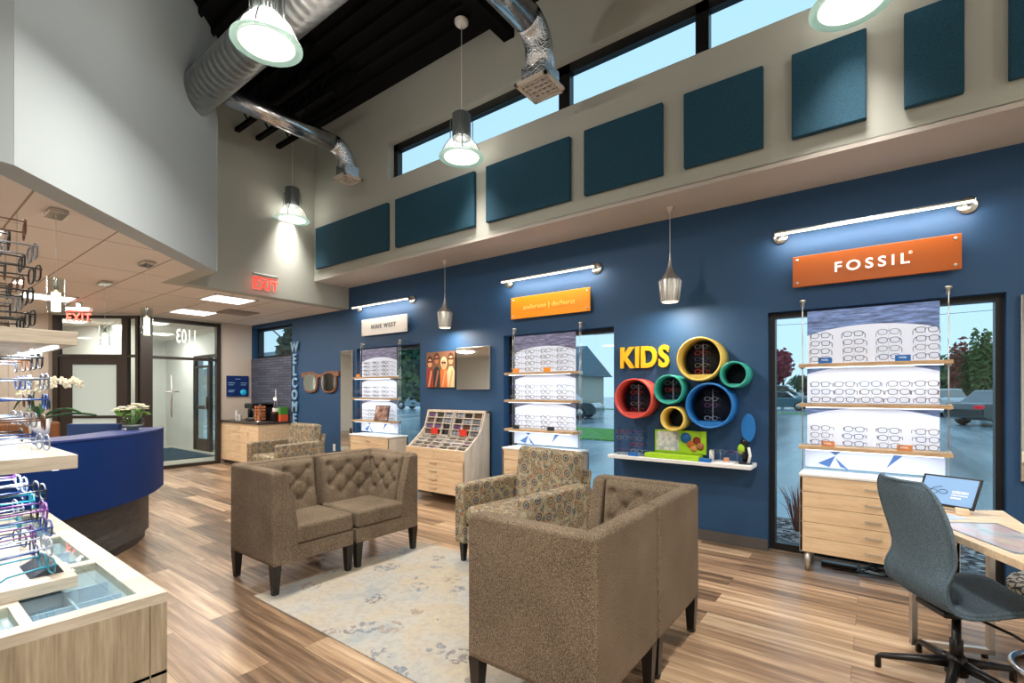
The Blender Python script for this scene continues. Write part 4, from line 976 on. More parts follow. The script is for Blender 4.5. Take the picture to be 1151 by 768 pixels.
def patterned_chair(loc, rz, label):
    t_ = thing('armchair', label, 'armchair', loc, rz, 'patterned armchairs')
    w, d = .43, .40; F = 'medallion_fabric'
    MB().box(-w+.03, w-.03, -d+.03, d-.04, .16, .31, .012).build('seat_base', F, t_, world=False)
    for s_ in (-1, 1):
        xa, xb = sorted((s_*w, s_*(w-.125)))
        MB().prism([(-d, .16), (-d, .63), (-d+.03, .645), (d-.1, .66), (d-.04, .62), (d-.02, .16)], xa, xb, 'x', .022, 4).build('arm', F, t_, world=False)
    MB().box(-w+.13, w-.13, -d-.005, d-.16, .315, .475, .045, 5).build('seat_cushion', F, t_, world=False)
    R = Matrix.Translation((0, d-.16, .42)) @ Matrix.Rotation(-.16, 4, 'X')
    MB().box(-w+.10, w-.10, -.075, .09, -.02, .50, .05, 5, xf=R).build('back_cushion', F, t_, world=False)
    MB().box(-w+.05, w-.05, .08, .13, -.24, .36, .02, 3, xf=R).build('back_frame', F, t_, world=False)
    for sx_ in (-1, 1):
        for sy_ in (-1, 1):
            x, y = sx_*(w-.05), sy_*(d-.06)
            b = MB().prism([(x-.026, y-.026), (x+.026, y-.026), (x+.026, y+.026), (x-.026, y+.026)], .0, .165, 'z')
            for v in b.bm.verts:
                if v.co.z < .01: v.co.x = x+(v.co.x-x)*.62; v.co.y = y+(v.co.y-y)*.62
            b.build('leg', 'black_leg', t_, world=False)
    return t_
patterned_chair((-2.33, 3.27, .0105), math.radians(-8.5), 'armchair in multicoloured medallion fabric between the two pairs of brown chairs')
patterned_chair((-7.30, 3.90, 0), math.radians(4), 'armchair in multicoloured medallion fabric beside the coffee bar, far behind')

# ================================================================== DESK, OFFICE CHAIR
top = [(.075, 3.52), (.215, 3.225), (.462, 2.717), (.80, 2.02), (1.9, 1.5), (1.75, 2.6), (1.0, 3.05), (.60, 3.46), (.571, 3.85)]
t_ = thing('consultation_desk', 'light wood desk with angled top on a steel sled frame', 'desk', (.6, 3.0, 0))
MB().prism(top, .715, .75, 'z', .003).build('desk_top', 'desk_wood', t_)
def sled(A, B):
    b = MB(); w = .015
    A, B = Vector(A), Vector(B); d = (B-A).normalized(); ang = math.atan2(d.y, d.x); L = (B-A).length
    M4 = Matrix.Translation((A.x, A.y, 0)) @ Matrix.Rotation(ang, 4, 'Z')
    b.box(0, L, -w, w, .02, .05, .003, xf=M4).box(0, .03, -w, w, .02, .715, .003, xf=M4).box(L-.03, L, -w, w, .02, .715, .003, xf=M4).box(0, L, -w, w, .69, .715, xf=M4)
    f = b.build('sled_frame', 'brushed', t_)
    for x in (.04, L-.04): bb = MB().lathe([(0, 0), (.014, 0), (.014, .02), (0, .02)], (x, 0, 0), 12); bb.bm.transform(M4); bb.build('foot', 'black_plastic', f)
sled((.150, 3.475), (.50, 3.60)); sled((1.05, 2.25), (1.5, 2.0))
# placemat with print
m = M('desk_mat', (150,160,170), .2, coat=.5); n_ = NT(m); n_.col(n_.ramp(n_.noise(n_.coords((1,1,1)), 5, 3), [(.3, (120,140,160)), (.45, (196,200,206)), (.55, (206,180,190)), (.68, (214,210,190)), (.8, (150,176,196))]))
mat_p = [(.225, 3.29), (.46, 2.84), (.66, 2.95), (.49, 3.44)]
t2 = thing('desk_mat', 'translucent printed desk mat lying on the angled desk', 'desk mat', (.44, 3.13, .7505))
MB().prism(mat_p, .7505, .753, 'z').build('mat_sheet', 'desk_mat', t2)
m = M('mat_border', (110,120,134), .3)
b = MB(); c0 = Vector((.459, 3.13))
for k in range(4):
    p, q = Vector(mat_p[k]), Vector(mat_p[(k+1) % 4]); pi_, qi = p+(c0-p)*.07, q+(c0-q)*.07
    b.prism([tuple(p), tuple(q), tuple(qi), tuple(pi_)], .7531, .7536, 'z')
b.build('mat_edge', 'mat_border', t2)
tag(MB().prism([(.20, 3.42), (.30, 3.37), (.40, 3.50), (.27, 3.56)], .7505, .7525, 'z').build('paper_sheet', M('paper_blue', (176,196,220), .5)), 'pale blue paper sheet on the desk below the tablet', 'paper')
# tablet
t_ = thing('tablet_computer', 'black tablet on a stand showing a picture of eyeglasses, on the desk', 'tablet', (.33, 3.58, .75))
R4 = Matrix.Translation((.30, 3.62, .778)) @ Matrix.Rotation(math.radians(-24), 4, 'Z') @ Matrix.Rotation(-.68, 4, 'X')
MB().box(-.132, .132, -.004, .004, .0, .200, .0035, 3, xf=R4).build('tablet_body', 'black_plastic', t_)
sc_ = MB().box(-.119, .119, -.0052, -.0042, .013, .187, xf=R4).build('screen', M('screen_blue', (110,146,186), .5, emit=.25), t_)
b = MB()
for cx in (-.065, -.02): b.tube([tuple(R4 @ Vector((cx+.02*math.cos(a), -.006, .085+.014*math.sin(a)+.006*(cx > -.04)))) for a in [k*PI/8 for k in range(16)]], .0016, 5, close=True)
b.tube([tuple(R4 @ Vector(p)) for p in ((-.085, -.006, .09), (-.06, -.006, .115), (-.03, -.006, .125))], .0014, 5)
b.build('screen_picture', 'frame_black', sc_)
b = MB()
for z in (.075, .09, .10): b.box(.02, .09, -.0062, -.0053, z, z+.003, xf=R4)
b.box(.02, .065, -.0062, -.0053, .055, .062, xf=R4); b.build('screen_text_lines', 'letter_white', sc_)
MB().box(.345, .40, 3.555, 3.60, .751, .785, .003).box(.28, .42, 3.60, 3.66, .751, .760, .002).build('tablet_stand', 'desk_wood', t_)

# shell office chair
def office_chair(loc, rz):
    t_ = thing('office_chair', 'grey fabric shell office chair on a black five star base at the desk', 'chair', loc, rz)
    # side line from the seat front to the top of the back: y forward, z up
    line = [(.30, .415, .19), (.24, .430, .215), (.12, .425, .225), (0, .405, .225), (-.10, .395, .22), (-.17, .42, .212), (-.205, .50, .205), (-.205, .58, .20), (-.215, .68, .215), (-.245, .80, .225), (-.275, .90, .215), (-.293, .965, .185), (-.30, .995, .14)]
    nv = 48
    def at(v):
        f = v*(len(line)-1); i = min(int(f), len(line)-2); f -= i
        P = [line[max(0, min(len(line)-1, i+k))] for k in (-1, 0, 1, 2)]
        out = []
        for c_ in range(3):
            p0, p1, p2, p3 = (q[c_] for q in P)
            out.append(.5*((2*p1)+(-p0+p2)*f+(2*p0-5*p1+4*p2-p3)*f*f+(-p0+3*p1-3*p2+p3)*f**3))
        return out
    def shell(off):
        def fn(u, v):
            y, z, w = at(v); s_ = (u-.5)*2
            y2, z2, _ = at(min(1, v+.01)); y1, z1, _ = at(max(0, v-.01)); d = Vector((y2-y1, z2-z1)); d.normalize(); n_ = Vector((-d.y, d.x))   # outward/back normal
            back = max(0, min(1, (z-.40)/.25)); back = back*back*(3-2*back)
            curl = (.055*back+.018*(1-back))*abs(s_)**2.2
            return Vector((w*s_, y+curl*back, z+curl*(1-back)))+Vector((0, n_.x, n_.y))*off
        return fn
    MB().grid(24, nv, shell(0), thick=.022).build('seat_shell', 'grey_tweed', t_, world=False)
    # seam cord round the shell edge
    f = shell(.0); rim = [f(0, k/30) for k in range(31)]+[f(k/8, 1) for k in range(1, 8)]+[f(1, 1-k/30) for k in range(31)]+[f(1-k/8, 0) for k in range(1, 8)]
    MB().tube(rim, .008, 6, close=True).build('edge_piping', 'grey_tweed', t_, world=False)
    MB().box(-.10, .10, -.12, .12, .355, .385, .01).build('seat_mechanism', 'black_plastic', t_, world=False)
    MB().tube([(.05, .02, .36), (.17, .10, .335), (.23, .13, .315), (.31, .16, .31)], .007, 8).build('height_lever', 'black_plastic', t_, world=False)
    MB().lathe([(0, .10), (.026, .10), (.026, .22), (.018, .225), (.018, .36), (0, .36)], (0,0,0), 20).build('gas_column', 'black_plastic', t_, world=False)
    bs = MB().lathe([(0, .055), (.045, .055), (.042, .13), (.03, .15), (0, .15)], (0,0,0), 24).build('base_hub', 'black_plastic', t_, world=False)
    for k in range(5):
        a = math.radians(30+72*k); c_, s_ = math.cos(a), math.sin(a)
        MB().tube([(c_*.03, s_*.03, .105), (c_*.16, s_*.16, .085), (c_*.29, s_*.29, .062), (c_*.305, s_*.305, .05), (c_*.305, s_*.305, .0)], .02, 8, radii=[.028,.02,.015,.014,.015]).build('base_arm', 'black_plastic', t_, world=False)
office_chair((.31, 3.17, 0), math.atan2(.50, .86)-PI/2)
# second chair with patterned seat and chrome ring base
m = M('hex_fabric', (206,204,196), .8); n_ = NT(m); vv = n_.new('ShaderNodeTexVoronoi', feature='DISTANCE_TO_EDGE'); n_.ln(n_.coords((1,1,1)), vv.inputs['Vector']); vv.inputs['Scale'].default_value = 26
n_.col(n_.ramp(vv.outputs['Distance'], [(.0, (64,70,74)), (.1, (206,206,198))], 'CONSTANT'))
SX, SY = .79, 3.56
t_ = thing('stool', 'stool with grey and cream patterned seat and chrome ring base, at the right edge', 'stool', (.79, 3.56, 0))
MB().lathe([(0, .38), (.20, .38), (.245, .40), (.25, .43), (.235, .455), (.0, .465)], (SX, SY, 0), 40).build('seat', 'hex_fabric', t_)
MB().lathe([(0, .03), (.022, .03), (.022, .38), (0, .38)], (SX, SY, 0), 20).build('column', 'chrome', t_)
MB().tube([(SX+.23*math.cos(a), SY+.23*math.sin(a), .018) for a in [k*PI/16 for k in range(32)]], .016, 10, close=True).build('base_ring', 'chrome', t_)
for k in range(4):
    a = k*PI/2+.4; MB().tube([(SX, SY, .06), (SX+.23*math.cos(a), SY+.23*math.sin(a), .02)], .012, 8).build('base_spoke', 'chrome', t_)

# ================================================================== RECEPTION DESK
def smooth(pts, n=8):
    out = []
    for i in range(len(pts)-1):
        P = [Vector(pts[max(0, min(len(pts)-1, i+k))]) for k in (-1, 0, 1, 2)]
        for k in range(n):
            f = k/n; out.append(.5*((2*P[1])+(-P[0]+P[2])*f+(2*P[0]-5*P[1]+4*P[2]-P[3])*f*f+(-P[0]+3*P[1]-3*P[2]+P[3])*f**3))
    out.append(Vector(pts[-1])); return out
front = smooth([(-4.60, -1.4), (-4.56, -.6), (-4.60, .1), (-4.72, .65), (-4.86, .98), (-5.06, 1.27), (-5.40, 1.58), (-5.82, 1.81)], 6)
def inset(path, d):
    out = []
    for i, p in enumerate(path):
        t_ = (path[min(i+1, len(path)-1)]-path[max(i-1, 0)]).normalized(); out.append(p+Vector((-t_.y, t_.x))*d)
    return out
def ribbon(path, d0, d1): 
    a = inset(path, d0); b_ = inset(path, d1); return [tuple(p) for p in a]+[tuple(p) for p in reversed(b_)]
t_ = thing('reception_desk', 'curved navy blue reception desk on a recessed dark grey base', 'desk', (-5.4, .9, 0))
MB().prism(ribbon(front, 0, .06), .47, 1.045, 'z').build('front_panel', 'navy_desk', t_)
MB().prism(ribbon(front, -.006, .36), 1.045, 1.06, 'z').build('transaction_top', 'navy_desk_top', t_)
MB().prism(ribbon(front[:-2], .10, .30), .08, .47, 'z').build('base_panel', 'dark_grey_wood', t_)
MB().prism(ribbon(front[:-2], .13, .28), 0, .08, 'z').build('toe_kick', 'dark_grey_wood', t_)
MB().prism(ribbon(front, .06, .34), .47, .50, 'z').build('underside', 'navy_desk', t_)
MB().prism(ribbon(front, .36, .95), .72, .75, 'z').build('work_surface', 'desk_wood', t_)
MB().prism(ribbon(front[:-2], .30, .34), 0, .72, 'z').build('inner_panel', 'desk_wood', t_)
# vase of white flowers
def petals(b, c, r, n=5, rng=random):
    for k in range(n):
        a = 2*PI*k/n+rng.random(); d = Vector((math.cos(a), math.sin(a), .5)).normalized()
        b.ball(Vector(c)+d*r*.6, r*.55, (1, 1, .35), 8)
vx, vy, vz = -5.62, 1.50, 1.0605
t_ = thing('flower_vase', 'round glass vase of white flowers on the end of the navy desk', 'vase', (vx, vy, vz))
MB().lathe([(0, vz+.004), (.05, vz), (.085, vz+.035), (.092, vz+.075), (.07, vz+.115), (.05, vz+.13), (.058, vz+.145)], (vx, vy, 0), 28).build('vase', 'vase_glass', t_)
MB().lathe([(0, vz+.008), (.045, vz+.008), (.075, vz+.035), (.078, vz+.045), (0, vz+.05)], (vx, vy, 0), 20).build('pebbles', M('pebbles', (150,152,148), .5), t_)
M('petal_white', (244,238,214), .6); M('leaf_green', (96,150,50), .6); M('leaf_dark', (48,96,44), .5)
rng = random.Random(3); b = MB(); st_ = MB(); lf = MB()
for k in range(22):
    a = rng.random()*2*PI; r = .13*math.sqrt(rng.random()); p = (vx+r*math.cos(a), vy+r*math.sin(a), vz+.20+.05*rng.random()-.3*r)
    petals(b, p, .034, 5, rng); st_.tube([(vx+r*.2*math.cos(a), vy+r*.2*math.sin(a), vz+.05), p], .002, 5)
for k in range(14):
    a = rng.random()*2*PI; p = Vector((vx+.12*math.cos(a), vy+.12*math.sin(a), vz+.14+.05*rng.random()))
    lf.ball(p, .03, (1.4, .7, .3), 8)
b.build('blossoms', 'petal_white', t_); st_.build('stems', 'leaf_green', t_); lf.build('leaves', 'leaf_green', t_)
# orchid
px_, py_, pz_ = -5.22, .80, 1.0605
t_ = thing('potted_orchid', 'white orchid in a tapered white pot on the navy desk', 'plant', (px_, py_, pz_))
MB().lathe([(0, pz_), (.052, pz_), (.068, pz_+.145), (.060, pz_+.145), (.058, pz_+.12), (0, pz_+.12)], (px_, py_, 0), 28).build('pot', 'white_paint', t_)
b = MB()
for k, (a, L_, up) in enumerate(((.9, .28, .08), (1.35, .34, .04), (2.6, .16, .14), (-.5, .2, .1), (4.2, .15, .16))):
    d = Vector((math.cos(a), math.sin(a), 0)); n_ = Vector((-d.y, d.x, 0))
    b.grid(9, 4, lambda u, v: Vector((px_, py_, pz_+.13))+d*L_*u+n_*(v-.5)*.055*math.sin(PI*(u*.85+.1))+Vector((0,0,up*math.sin(u*2.6)+.01*abs(v-.5)*4)), thick=.003)
b.build('leaves', 'leaf_dark', t_)
stem = [(px_, py_, pz_+.12), (px_-.01, py_-.03, pz_+.27), (px_+.0, py_-.02, pz_+.38), (px_+.03, py_+.05, pz_+.45), (px_+.02, py_+.14, pz_+.46), (px_, py_+.24, pz_+.42)]
MB().tube([tuple(p) for p in smooth(stem, 5)], .004, 6).build('stem', 'leaf_dark', t_)
b = MB(); rng = random.Random(9)
fl = [p+Vector((.015, rng.uniform(-.02, .02), rng.uniform(-.04, .015))) for p in smooth(stem, 4)[9::1]]+[Vector((px_, py_-.07, pz_+.37)), Vector((px_, py_-.10, pz_+.34))]
for p in fl:
    tl_ = rng.uniform(-.5, .5)
    for q in range(5):
        a = 2*PI*q/5+tl_
        R4 = Matrix.Translation(p) @ Matrix.Rotation(rng.uniform(-.4, .4), 4, 'Z') @ Matrix.Rotation(a, 4, 'X') @ Matrix.Translation((0, 0, .017))
        b.ball((0,0,0), .018, (.22, .75, 1), 8, xf=R4)
    b.ball(p+Vector((.008,0,0)), .006, (1,1,1), 6)
b.build('blossoms', 'petal_white', t_)
# chairs and box behind the desk
TX = -.42
t_ = thing('task_chair', 'brown backed desk chair behind the navy reception desk', 'chair', (-6.05+TX, .95, 0))
MB().box(-6.30+TX, -6.25+TX, .72, 1.18, .62, 1.12, .03, 4).build('backrest', M('brown_leather', (120,74,40), .5), t_)
MB().box(-6.28+TX, -5.82+TX, .72, 1.18, .44, .52, .03, 4).build('seat', 'brown_leather', t_)
MB().tube([(-6.05+TX, .95, .06), (-6.05+TX, .95, .44)], .03, 12).build('gas_column', 'black_plastic', t_)
for k in range(5):
    a = 2*PI*k/5; MB().tube([(-6.05+TX, .95, .08), (-6.05+TX+.28*math.cos(a), .95+.28*math.sin(a), .03)], .02, 8).build('base_arm', 'black_plastic', t_)
t_ = thing('computer_monitor', 'back of a dark blue computer monitor on the reception work surface', 'monitor', (-5.95, 1.35, .75))
R4 = Matrix.Translation((-5.85, 1.27, .751)) @ Matrix.Rotation(.8, 4, 'Z')
MB().box(-.22, .22, -.02, .02, .08, .37, .008, xf=R4).build('screen_housing', M('monitor_blue', (26,58,110), .4), t_)
MB().box(-.03, .03, -.01, .03, .0, .15, .004, xf=R4).box(-.1, .1, -.08, .08, .0, .012, .004, xf=R4).build('stand', 'black_plastic', t_)
# ================================================================== COFFEE BAR
x0, x1, y0, y1 = X0+.003, -8.90, 4.22, W-.013
t_ = thing('coffee_cabinet', 'light wood coffee bar cabinet with drawers in the far corner', 'cabinet', ((x0+x1)/2, (y0+y1)/2, 0))
MB().box(x0, x1, y0+.02, y1, .08, .82).build('cabinet_body', 'light_wood', t_)
MB().box(x0, x1-.04, y0+.07, y1, 0, .08).build('toe_kick', 'dark_grey_wood', t_)
for i, (xa, xb) in enumerate(((x0+.01, x0+.42), (x0+.425, x0+1.13), (x0+1.135, x1-.003))):
    if i == 1:
        for k, (za, zb) in enumerate(((.09, .27), (.275, .455), (.46, .64), (.645, .815))):
            d = MB().box(xa, xb, y0, y0+.019, za, zb, .002).build('drawer', 'light_wood', t_); MB().tube([((xa+xb)/2-.09, y0-.02, zb-.06), ((xa+xb)/2+.09, y0-.02, zb-.06)], .006, 8).build('handle', 'brushed', d)
    else:
        d = MB().box(xa, xb, y0, y0+.019, .09, .815, .002).build('cabinet_door', 'light_wood', t_); hx = xb-.05 if i == 0 else xa+.05; MB().tube([(hx, y0-.02, .6), (hx, y0-.02, .75)], .006, 8).build('handle', 'brushed', d)
MB().box(x0, x1+.02, y0-.02, y1, .82, .86, .003).build('worktop', M('worktop_dark', (70,62,58), .35), t_)
zc = .8605
def cup_stack(x, y, n, lab, mat='white_paint'):
    b = MB()
    for k in range(n): b.lathe([(.024, zc+k*.022), (.034, zc+.075+k*.022), (.037, zc+.078+k*.022), (.034, zc+.08+k*.022)], (x, y, 0), 16)
    tag(b.build('paper_cup', mat), lab, 'cup')
cup_stack(-10.05, 4.35, 6, 'stack of white paper cups at the left of the coffee bar')
cup_stack(-9.86, 4.32, 3, 'short stack of white paper cups beside the dark lids')
tag(MB().lathe([(0, zc), (.045, zc), (.045, zc+.2), (.03, zc+.25), (0, zc+.25)], (-9.86, 4.52, 0), 20).build('thermos', 'black_plastic'), 'black thermos standing behind the paper cups', 'thermos')
t_ = thing('coffee_machine', 'black coffee machine on the coffee bar against the tiled wall', 'coffee machine', (-9.55, 4.5, zc))
MB().box(-9.72, -9.40, 4.36, 4.75, zc, zc+.05, .01).box(-9.72, -9.40, 4.55, 4.75, zc+.05, zc+.33, .015).box(-9.72, -9.40, 4.34, 4.75, zc+.24, zc+.34, .02).build('machine_body', 'black_plastic', t_)
MB().lathe([(0, zc+.20), (.03, zc+.20), (.03, zc+.24), (0, zc+.24)], (-9.56, 4.44, 0), 16).build('spout', 'brushed', t_)
MB().box(-9.66, -9.46, 4.38, 4.52, zc+.05, zc+.06, .002).build('drip_tray', 'brushed', t_)
t_ = thing('pod_carousel', 'round carousel of copper coloured coffee pods on the coffee bar', 'rack', (-9.25, 4.42, zc))
MB().lathe([(0, zc), (.10, zc), (.10, zc+.01), (.01, zc+.015), (.01, zc+.30), (.03, zc+.31), (0, zc+.33)], (-9.25, 4.42, 0), 24).build('carousel_frame', 'chrome', t_)
b = MB()
M('copper_pod', (196,120,76), .35, .4)
for k in range(5):
    for q in range(8):
        a = 2*PI*q/8; c_ = Vector((-9.25+.075*math.cos(a), 4.42+.075*math.sin(a), zc+.05+k*.055)); d = Vector((math.cos(a), math.sin(a), 0))
        MB_ = b.tube([tuple(c_-d*.02), tuple(c_+d*.02)], .022, 10, radii=[.017, .024])
p = b.build('coffee_pods', 'copper_pod', t_)
t_ = thing('snack_tray', 'small dark tray of white packets and snacks on the coffee bar', 'tray', (-9.05, 4.6, zc))
MB().box(-9.13, -8.985, 4.55, 4.75, zc, zc+.16, .005).build('tray_box', 'black_plastic', t_)
MB().box(-9.12, -8.99, 4.56, 4.74, zc+.16, zc+.185, .003).build('wood_lid', 'walnut', t_)
for k in range(4): MB().box(-9.115+k*.03, -9.095+k*.03, 4.58, 4.70, zc+.185, zc+.25, .003).build('packet', 'white_paint', t_)
M('tea_green', (70,140,50), .5); M('tea_orange', (216,90,50), .5); M('tea_pale', (196,206,120), .5)
tag(MB().box(-8.97, -8.89, 4.62, 4.77, zc, zc+.13, .004).build('tea_box', 'tea_orange'), 'orange tea box under the green one at the right of the coffee bar', 'box')
tag(MB().box(-8.97, -8.89, 4.62, 4.77, zc+.1305, zc+.27, .004).build('tea_box', 'tea_green'), 'green tea box stacked on the orange one at the right of the coffee bar', 'box')
t_ = thing('wire_ornament', 'small wire ornament with a glowing bulb against the slate tiles', 'ornament', (-9.33, 4.72, zc))
b = MB()
for a in (-1, 1): b.tube([(-9.33+a*.09, 4.74, zc), (-9.33, 4.76, zc+.62)], .004, 6)
b.tube([(-9.40, 4.745, zc+.2), (-9.26, 4.745, zc+.2)], .004, 6); b.build('wire_frame', 'brushed', t_)
MB().ball((-9.33, 4.74, zc+.42), .03).build('bulb', 'pendant_glow', t_)
# menu board on the end wall
t_ = thing('wall_screen', 'navy board with pale lines and a cyan disc on the beige wall', 'sign', (X0, 4.53, 1.32))
MB().box(X0+.001, X0+.03, 4.32, 4.745, 1.325, 1.745, .003).build('board', M('board_navy', (8,34,84), .3, emit=.15), t_)
b = MB()
for y, z, w in ((4.53, 1.68, .10), (4.41, 1.60, .13), (4.65, 1.60, .12), (4.40, 1.56, .10), (4.64, 1.56, .1), (4.41, 1.45, .12), (4.40, 1.42, .1)): b.box(X0+.030, X0+.031, y-w/2, y+w/2, z-.006, z+.006)
b.build('text_lines', 'letter_ice', t_)
MB().lathe([(0, X0+.030), (.06, X0+.030), (.06, X0+.032), (0, X0+.032)], (0, 4.64, 1.41), 24, 'x').build('cyan_disc', M('cyan', (30,160,200), .4, emit=.2), t_)
# ================================================================== FOREGROUND GONDOLA
gx0, gx1, gy0, gy1, gz = -3.54, -1.757, -1.3, .556, .80
t_ = thing('display_counter', 'pale wood display counter with glass topped compartments in the left foreground', 'counter', (-2.65, -.3, 0))
b = MB(); b.box(gx1-.02, gx1, gy0, gy1-.045, 0, gz-.03).box(gx0, gx1-.02, gy1-.02, gy1, 0, gz-.03).box(gx0, gx0+.02, gy0, gy1, 0, gz-.03).box(gx0, gx1, gy0, gy0+.02, 0, gz-.03).box(gx0, gx1, gy0, gy1, .55, .56)
b.build('counter_body', 'grey_oak', t_)
d = MB().box(gx1-.02, gx1, gy1-.043, gy1, .50, gz-.03, .001).box(gx1-.02, gx1, gy1-.043, gy1, .0, .497, .001).build('corner_panel', 'grey_oak', t_)
# top frame with wells
wells = [(-2.00, -1.825, .30, .49), (-2.00, -1.825, .03, .27), (-2.00, -1.825, -.26, 0.0), (-2.29, -2.03, .42, .50), (-2.70, -2.33, .42, .50), (-3.10, -2.74, .42, .50), (-3.48, -3.14, .42, .50)]
wells = [(-2.27, -1.815, .265, .495), (-1.998, -1.815, .01, .24), (-1.998, -1.815, -.25, -.015), (-2.80, -2.32, .235, .492), (-3.40, -2.85, .235, .492)]
xs_ = sorted({gx0, gx1}|{w[0] for w in wells}|{w[1] for w in wells}); ys_ = sorted({gy0, gy1}|{w[2] for w in wells}|{w[3] for w in wells})
b = MB()
for xa, xb in zip(xs_, xs_[1:]):
    for ya_, yb2 in zip(ys_, ys_[1:]):
        cx, cy = (xa+xb)/2, (ya_+yb2)/2
        if any(w[0] < cx < w[1] and w[2] < cy < w[3] for w in wells): continue
        b.box(xa, xb, ya_, yb2, gz-.03, gz)
b.build('counter_top', 'grey_oak_shelf', t_)
M('tray_blue', (176,196,222), .6); M('tray_white', (236,240,246), .6)
for (xa, xb, ya_, yb2) in wells:
    b = MB().box(xa, xb, ya_, yb2, gz-.12, gz-.115).box(xa-.002, xa, ya_, yb2, gz-.12, gz-.03).box(xb, xb+.002, ya_, yb2, gz-.12, gz-.03).box(xa, xb, ya_-.002, ya_, gz-.12, gz-.03).box(xa, xb, yb2, yb2+.002, gz-.12, gz-.03)
    tr = b.build('well_lining', 'tray_white', t_)
    n1, n2 = max(1, round((xb-xa)/.15)), max(1, round((yb2-ya_)/.115)); b = MB()
    for k in range(1, n1): b.box(xa+(xb-xa)*k/n1-.003, xa+(xb-xa)*k/n1+.003, ya_, yb2, gz-.115, gz-.035)
    for k in range(1, n2): b.box(xa, xb, ya_+(yb2-ya_)*k/n2-.003, ya_+(yb2-ya_)*k/n2+.003, gz-.115, gz-.035)
    if n1*n2 > 1: b.build('divider', 'tray_blue', tr)
    MB().box(xa, xb, ya_, yb2, gz-.008, gz-.004).build('glass_lid', 'green_edge_glass', t_)
for (x, y, rz, kk, where) in ((-1.891, .322, .1, 'frame_black', 'nearest the counter corner'), (-2.043, .437, .2, 'frame_gold', 'beside the shelf block'), (-2.194, .437, -.1, 'frame_grey', 'third from the corner'), (-1.906, .068, .1, 'frame_crystal', 'lower compartment of the left well'), (-1.906, .182, -.1, 'frame_teal', 'upper compartment of the left well'), (-2.40, .428, 0, 'frame_red', 'in the far well')):
    put_glasses((kk, 'folded'), lambda: make_glasses(kk, tl=.03, splay=-.02), (x, y-.01, gz-.090), rz, '%s folded eyeglasses under the counter glass, %s' % (CN[kk], where), 'eyeglasses under the counter glass', .85)
# shelf tower on the counter
sx0, sx1, sy0, sy1 = -3.3, -2.03, -1.2, .40
t_ = thing('shelf_tower', 'three pale wood shelves with light strips standing on the display counter', 'shelves', (-2.65, -.4, gz))
for z0_, z1_ in ((gz+.0005, gz+.037), (1.177, 1.22), (1.567, 1.61)):
    s_ = MB().box(sx0, sx1, sy0, sy1, z0_, z1_, .0015).build('shelf', 'grey_oak_shelf', t_)
    if z0_ > 1:
        MB().box(sx0+.05, sx1-.06, sy1-.05, sy1-.035, z0_-.008, z0_-.0005).build('led_strip', 'led_glow', s_)
        area('shelf_light', ((sx0+sx1)/2+.2, sy1-.10, z0_-.012), 3.4, 1.0, .05, (.86,.92,1.), parent=t_)
MB().box(-2.70, -2.66, -1.15, .0, gz+.037, 2.15, .002).build('centre_panel', 'white_paint', t_)
# eyeglasses in columns on slim rods
rng = random.Random(11)
tiers = [(gz+.037, 5, .058, 'bottom', -2.10), (1.22, 5, .064, 'middle', -2.12), (1.61, 5, .070, 'top', -2.14)]
gk = [['frame_teal', 'frame_crystal', 'frame_blue', 'frame_purple', 'frame_black'], ['frame_crystal', 'frame_tortoise', 'frame_blue', 'frame_grey', 'frame_black'], ['frame_black', 'frame_black', 'frame_black', 'frame_grey', 'frame_tortoise']]
for ti, (zb, nr, gap, nm, xx) in enumerate(tiers):
    for c_ in range(3):
        x = xx-c_*.21; 
        for row in range(2):
            yy = sy1-.065-row*.20-(.03 if ti == 2 else 0)
            tag(MB().box(x-.002, x+.002, yy-.03, yy-.026, zb, zb+.02+nr*gap, 0).build('eyewear_rod', 'clear_glass'), 'slim clear rod on the %s counter shelf, %s from the corner, %s' % (nm, ['first', 'second', 'third'][c_], ['at the shelf end', 'set back'][row]), 'rod', 'clear eyewear rods')
            for k in range(nr):
                kk = gk[ti][(k+c_*2+row) % 5]
                lab = '%s eyeglasses, %s row, %s column from corner, %s, %s counter shelf' % (CN[kk], ORD[nr-1-k], ['first', 'second', 'third'][c_], ['at the end', 'set back'][row], nm)
                put_glasses((kk, 'bold'), lambda: make_glasses(kk, r=.0024, h=.022, w=.029), (x+rng.uniform(-.012, .012), yy+rng.uniform(-.006, .012)-(.02 if k > 3 else 0), zb+.04+k*gap), PI+rng.uniform(-.12, .12), lab, 'eyeglasses on the counter shelves', 1.08)
tag(MB().prism([(.30, gz+.0375), (.38, gz+.0375), (.365, gz+.065), (.355, gz+.066)], -2.28, -2.10, 'x').build('price_wedge', 'card_dark'), 'dark wedge shaped card holder at the foot of the eyeglasses on the counter', 'sign')

# ================================================================== OUTSIDE
struct('floor_parking', MB().box(-60, 40, 7.6, 36, -.10, -.02), 'asphalt_dark')
struct('floor_parking_far', MB().box(-90, 60, 36.0, 120, -.10, -.02), 'asphalt_dark')
struct('floor_sidewalk', MB().box(-30, 20, 6.2, 7.6, -.10, .0), 'concrete')
tag(MB().box(-30, 20, 5.07, 6.2, -.10, -.01).build('gravel_bed', 'gravel_base'), 'bed of mixed gravel outside against the windows', 'gravel', None, 'stuff')
tag(MB().box(-40, 1, 36, 37.5, -.10, .0).build('grass_strip', 'grass'), 'green grass strip along the far side of the wet road', 'grass', None, 'stuff')
tag(MB().box(-14, -6, 13, 17, -.05, .01).build('grass_island', 'grass'), 'green grass island in the parking lot seen through the middle window', 'grass', None, 'stuff')
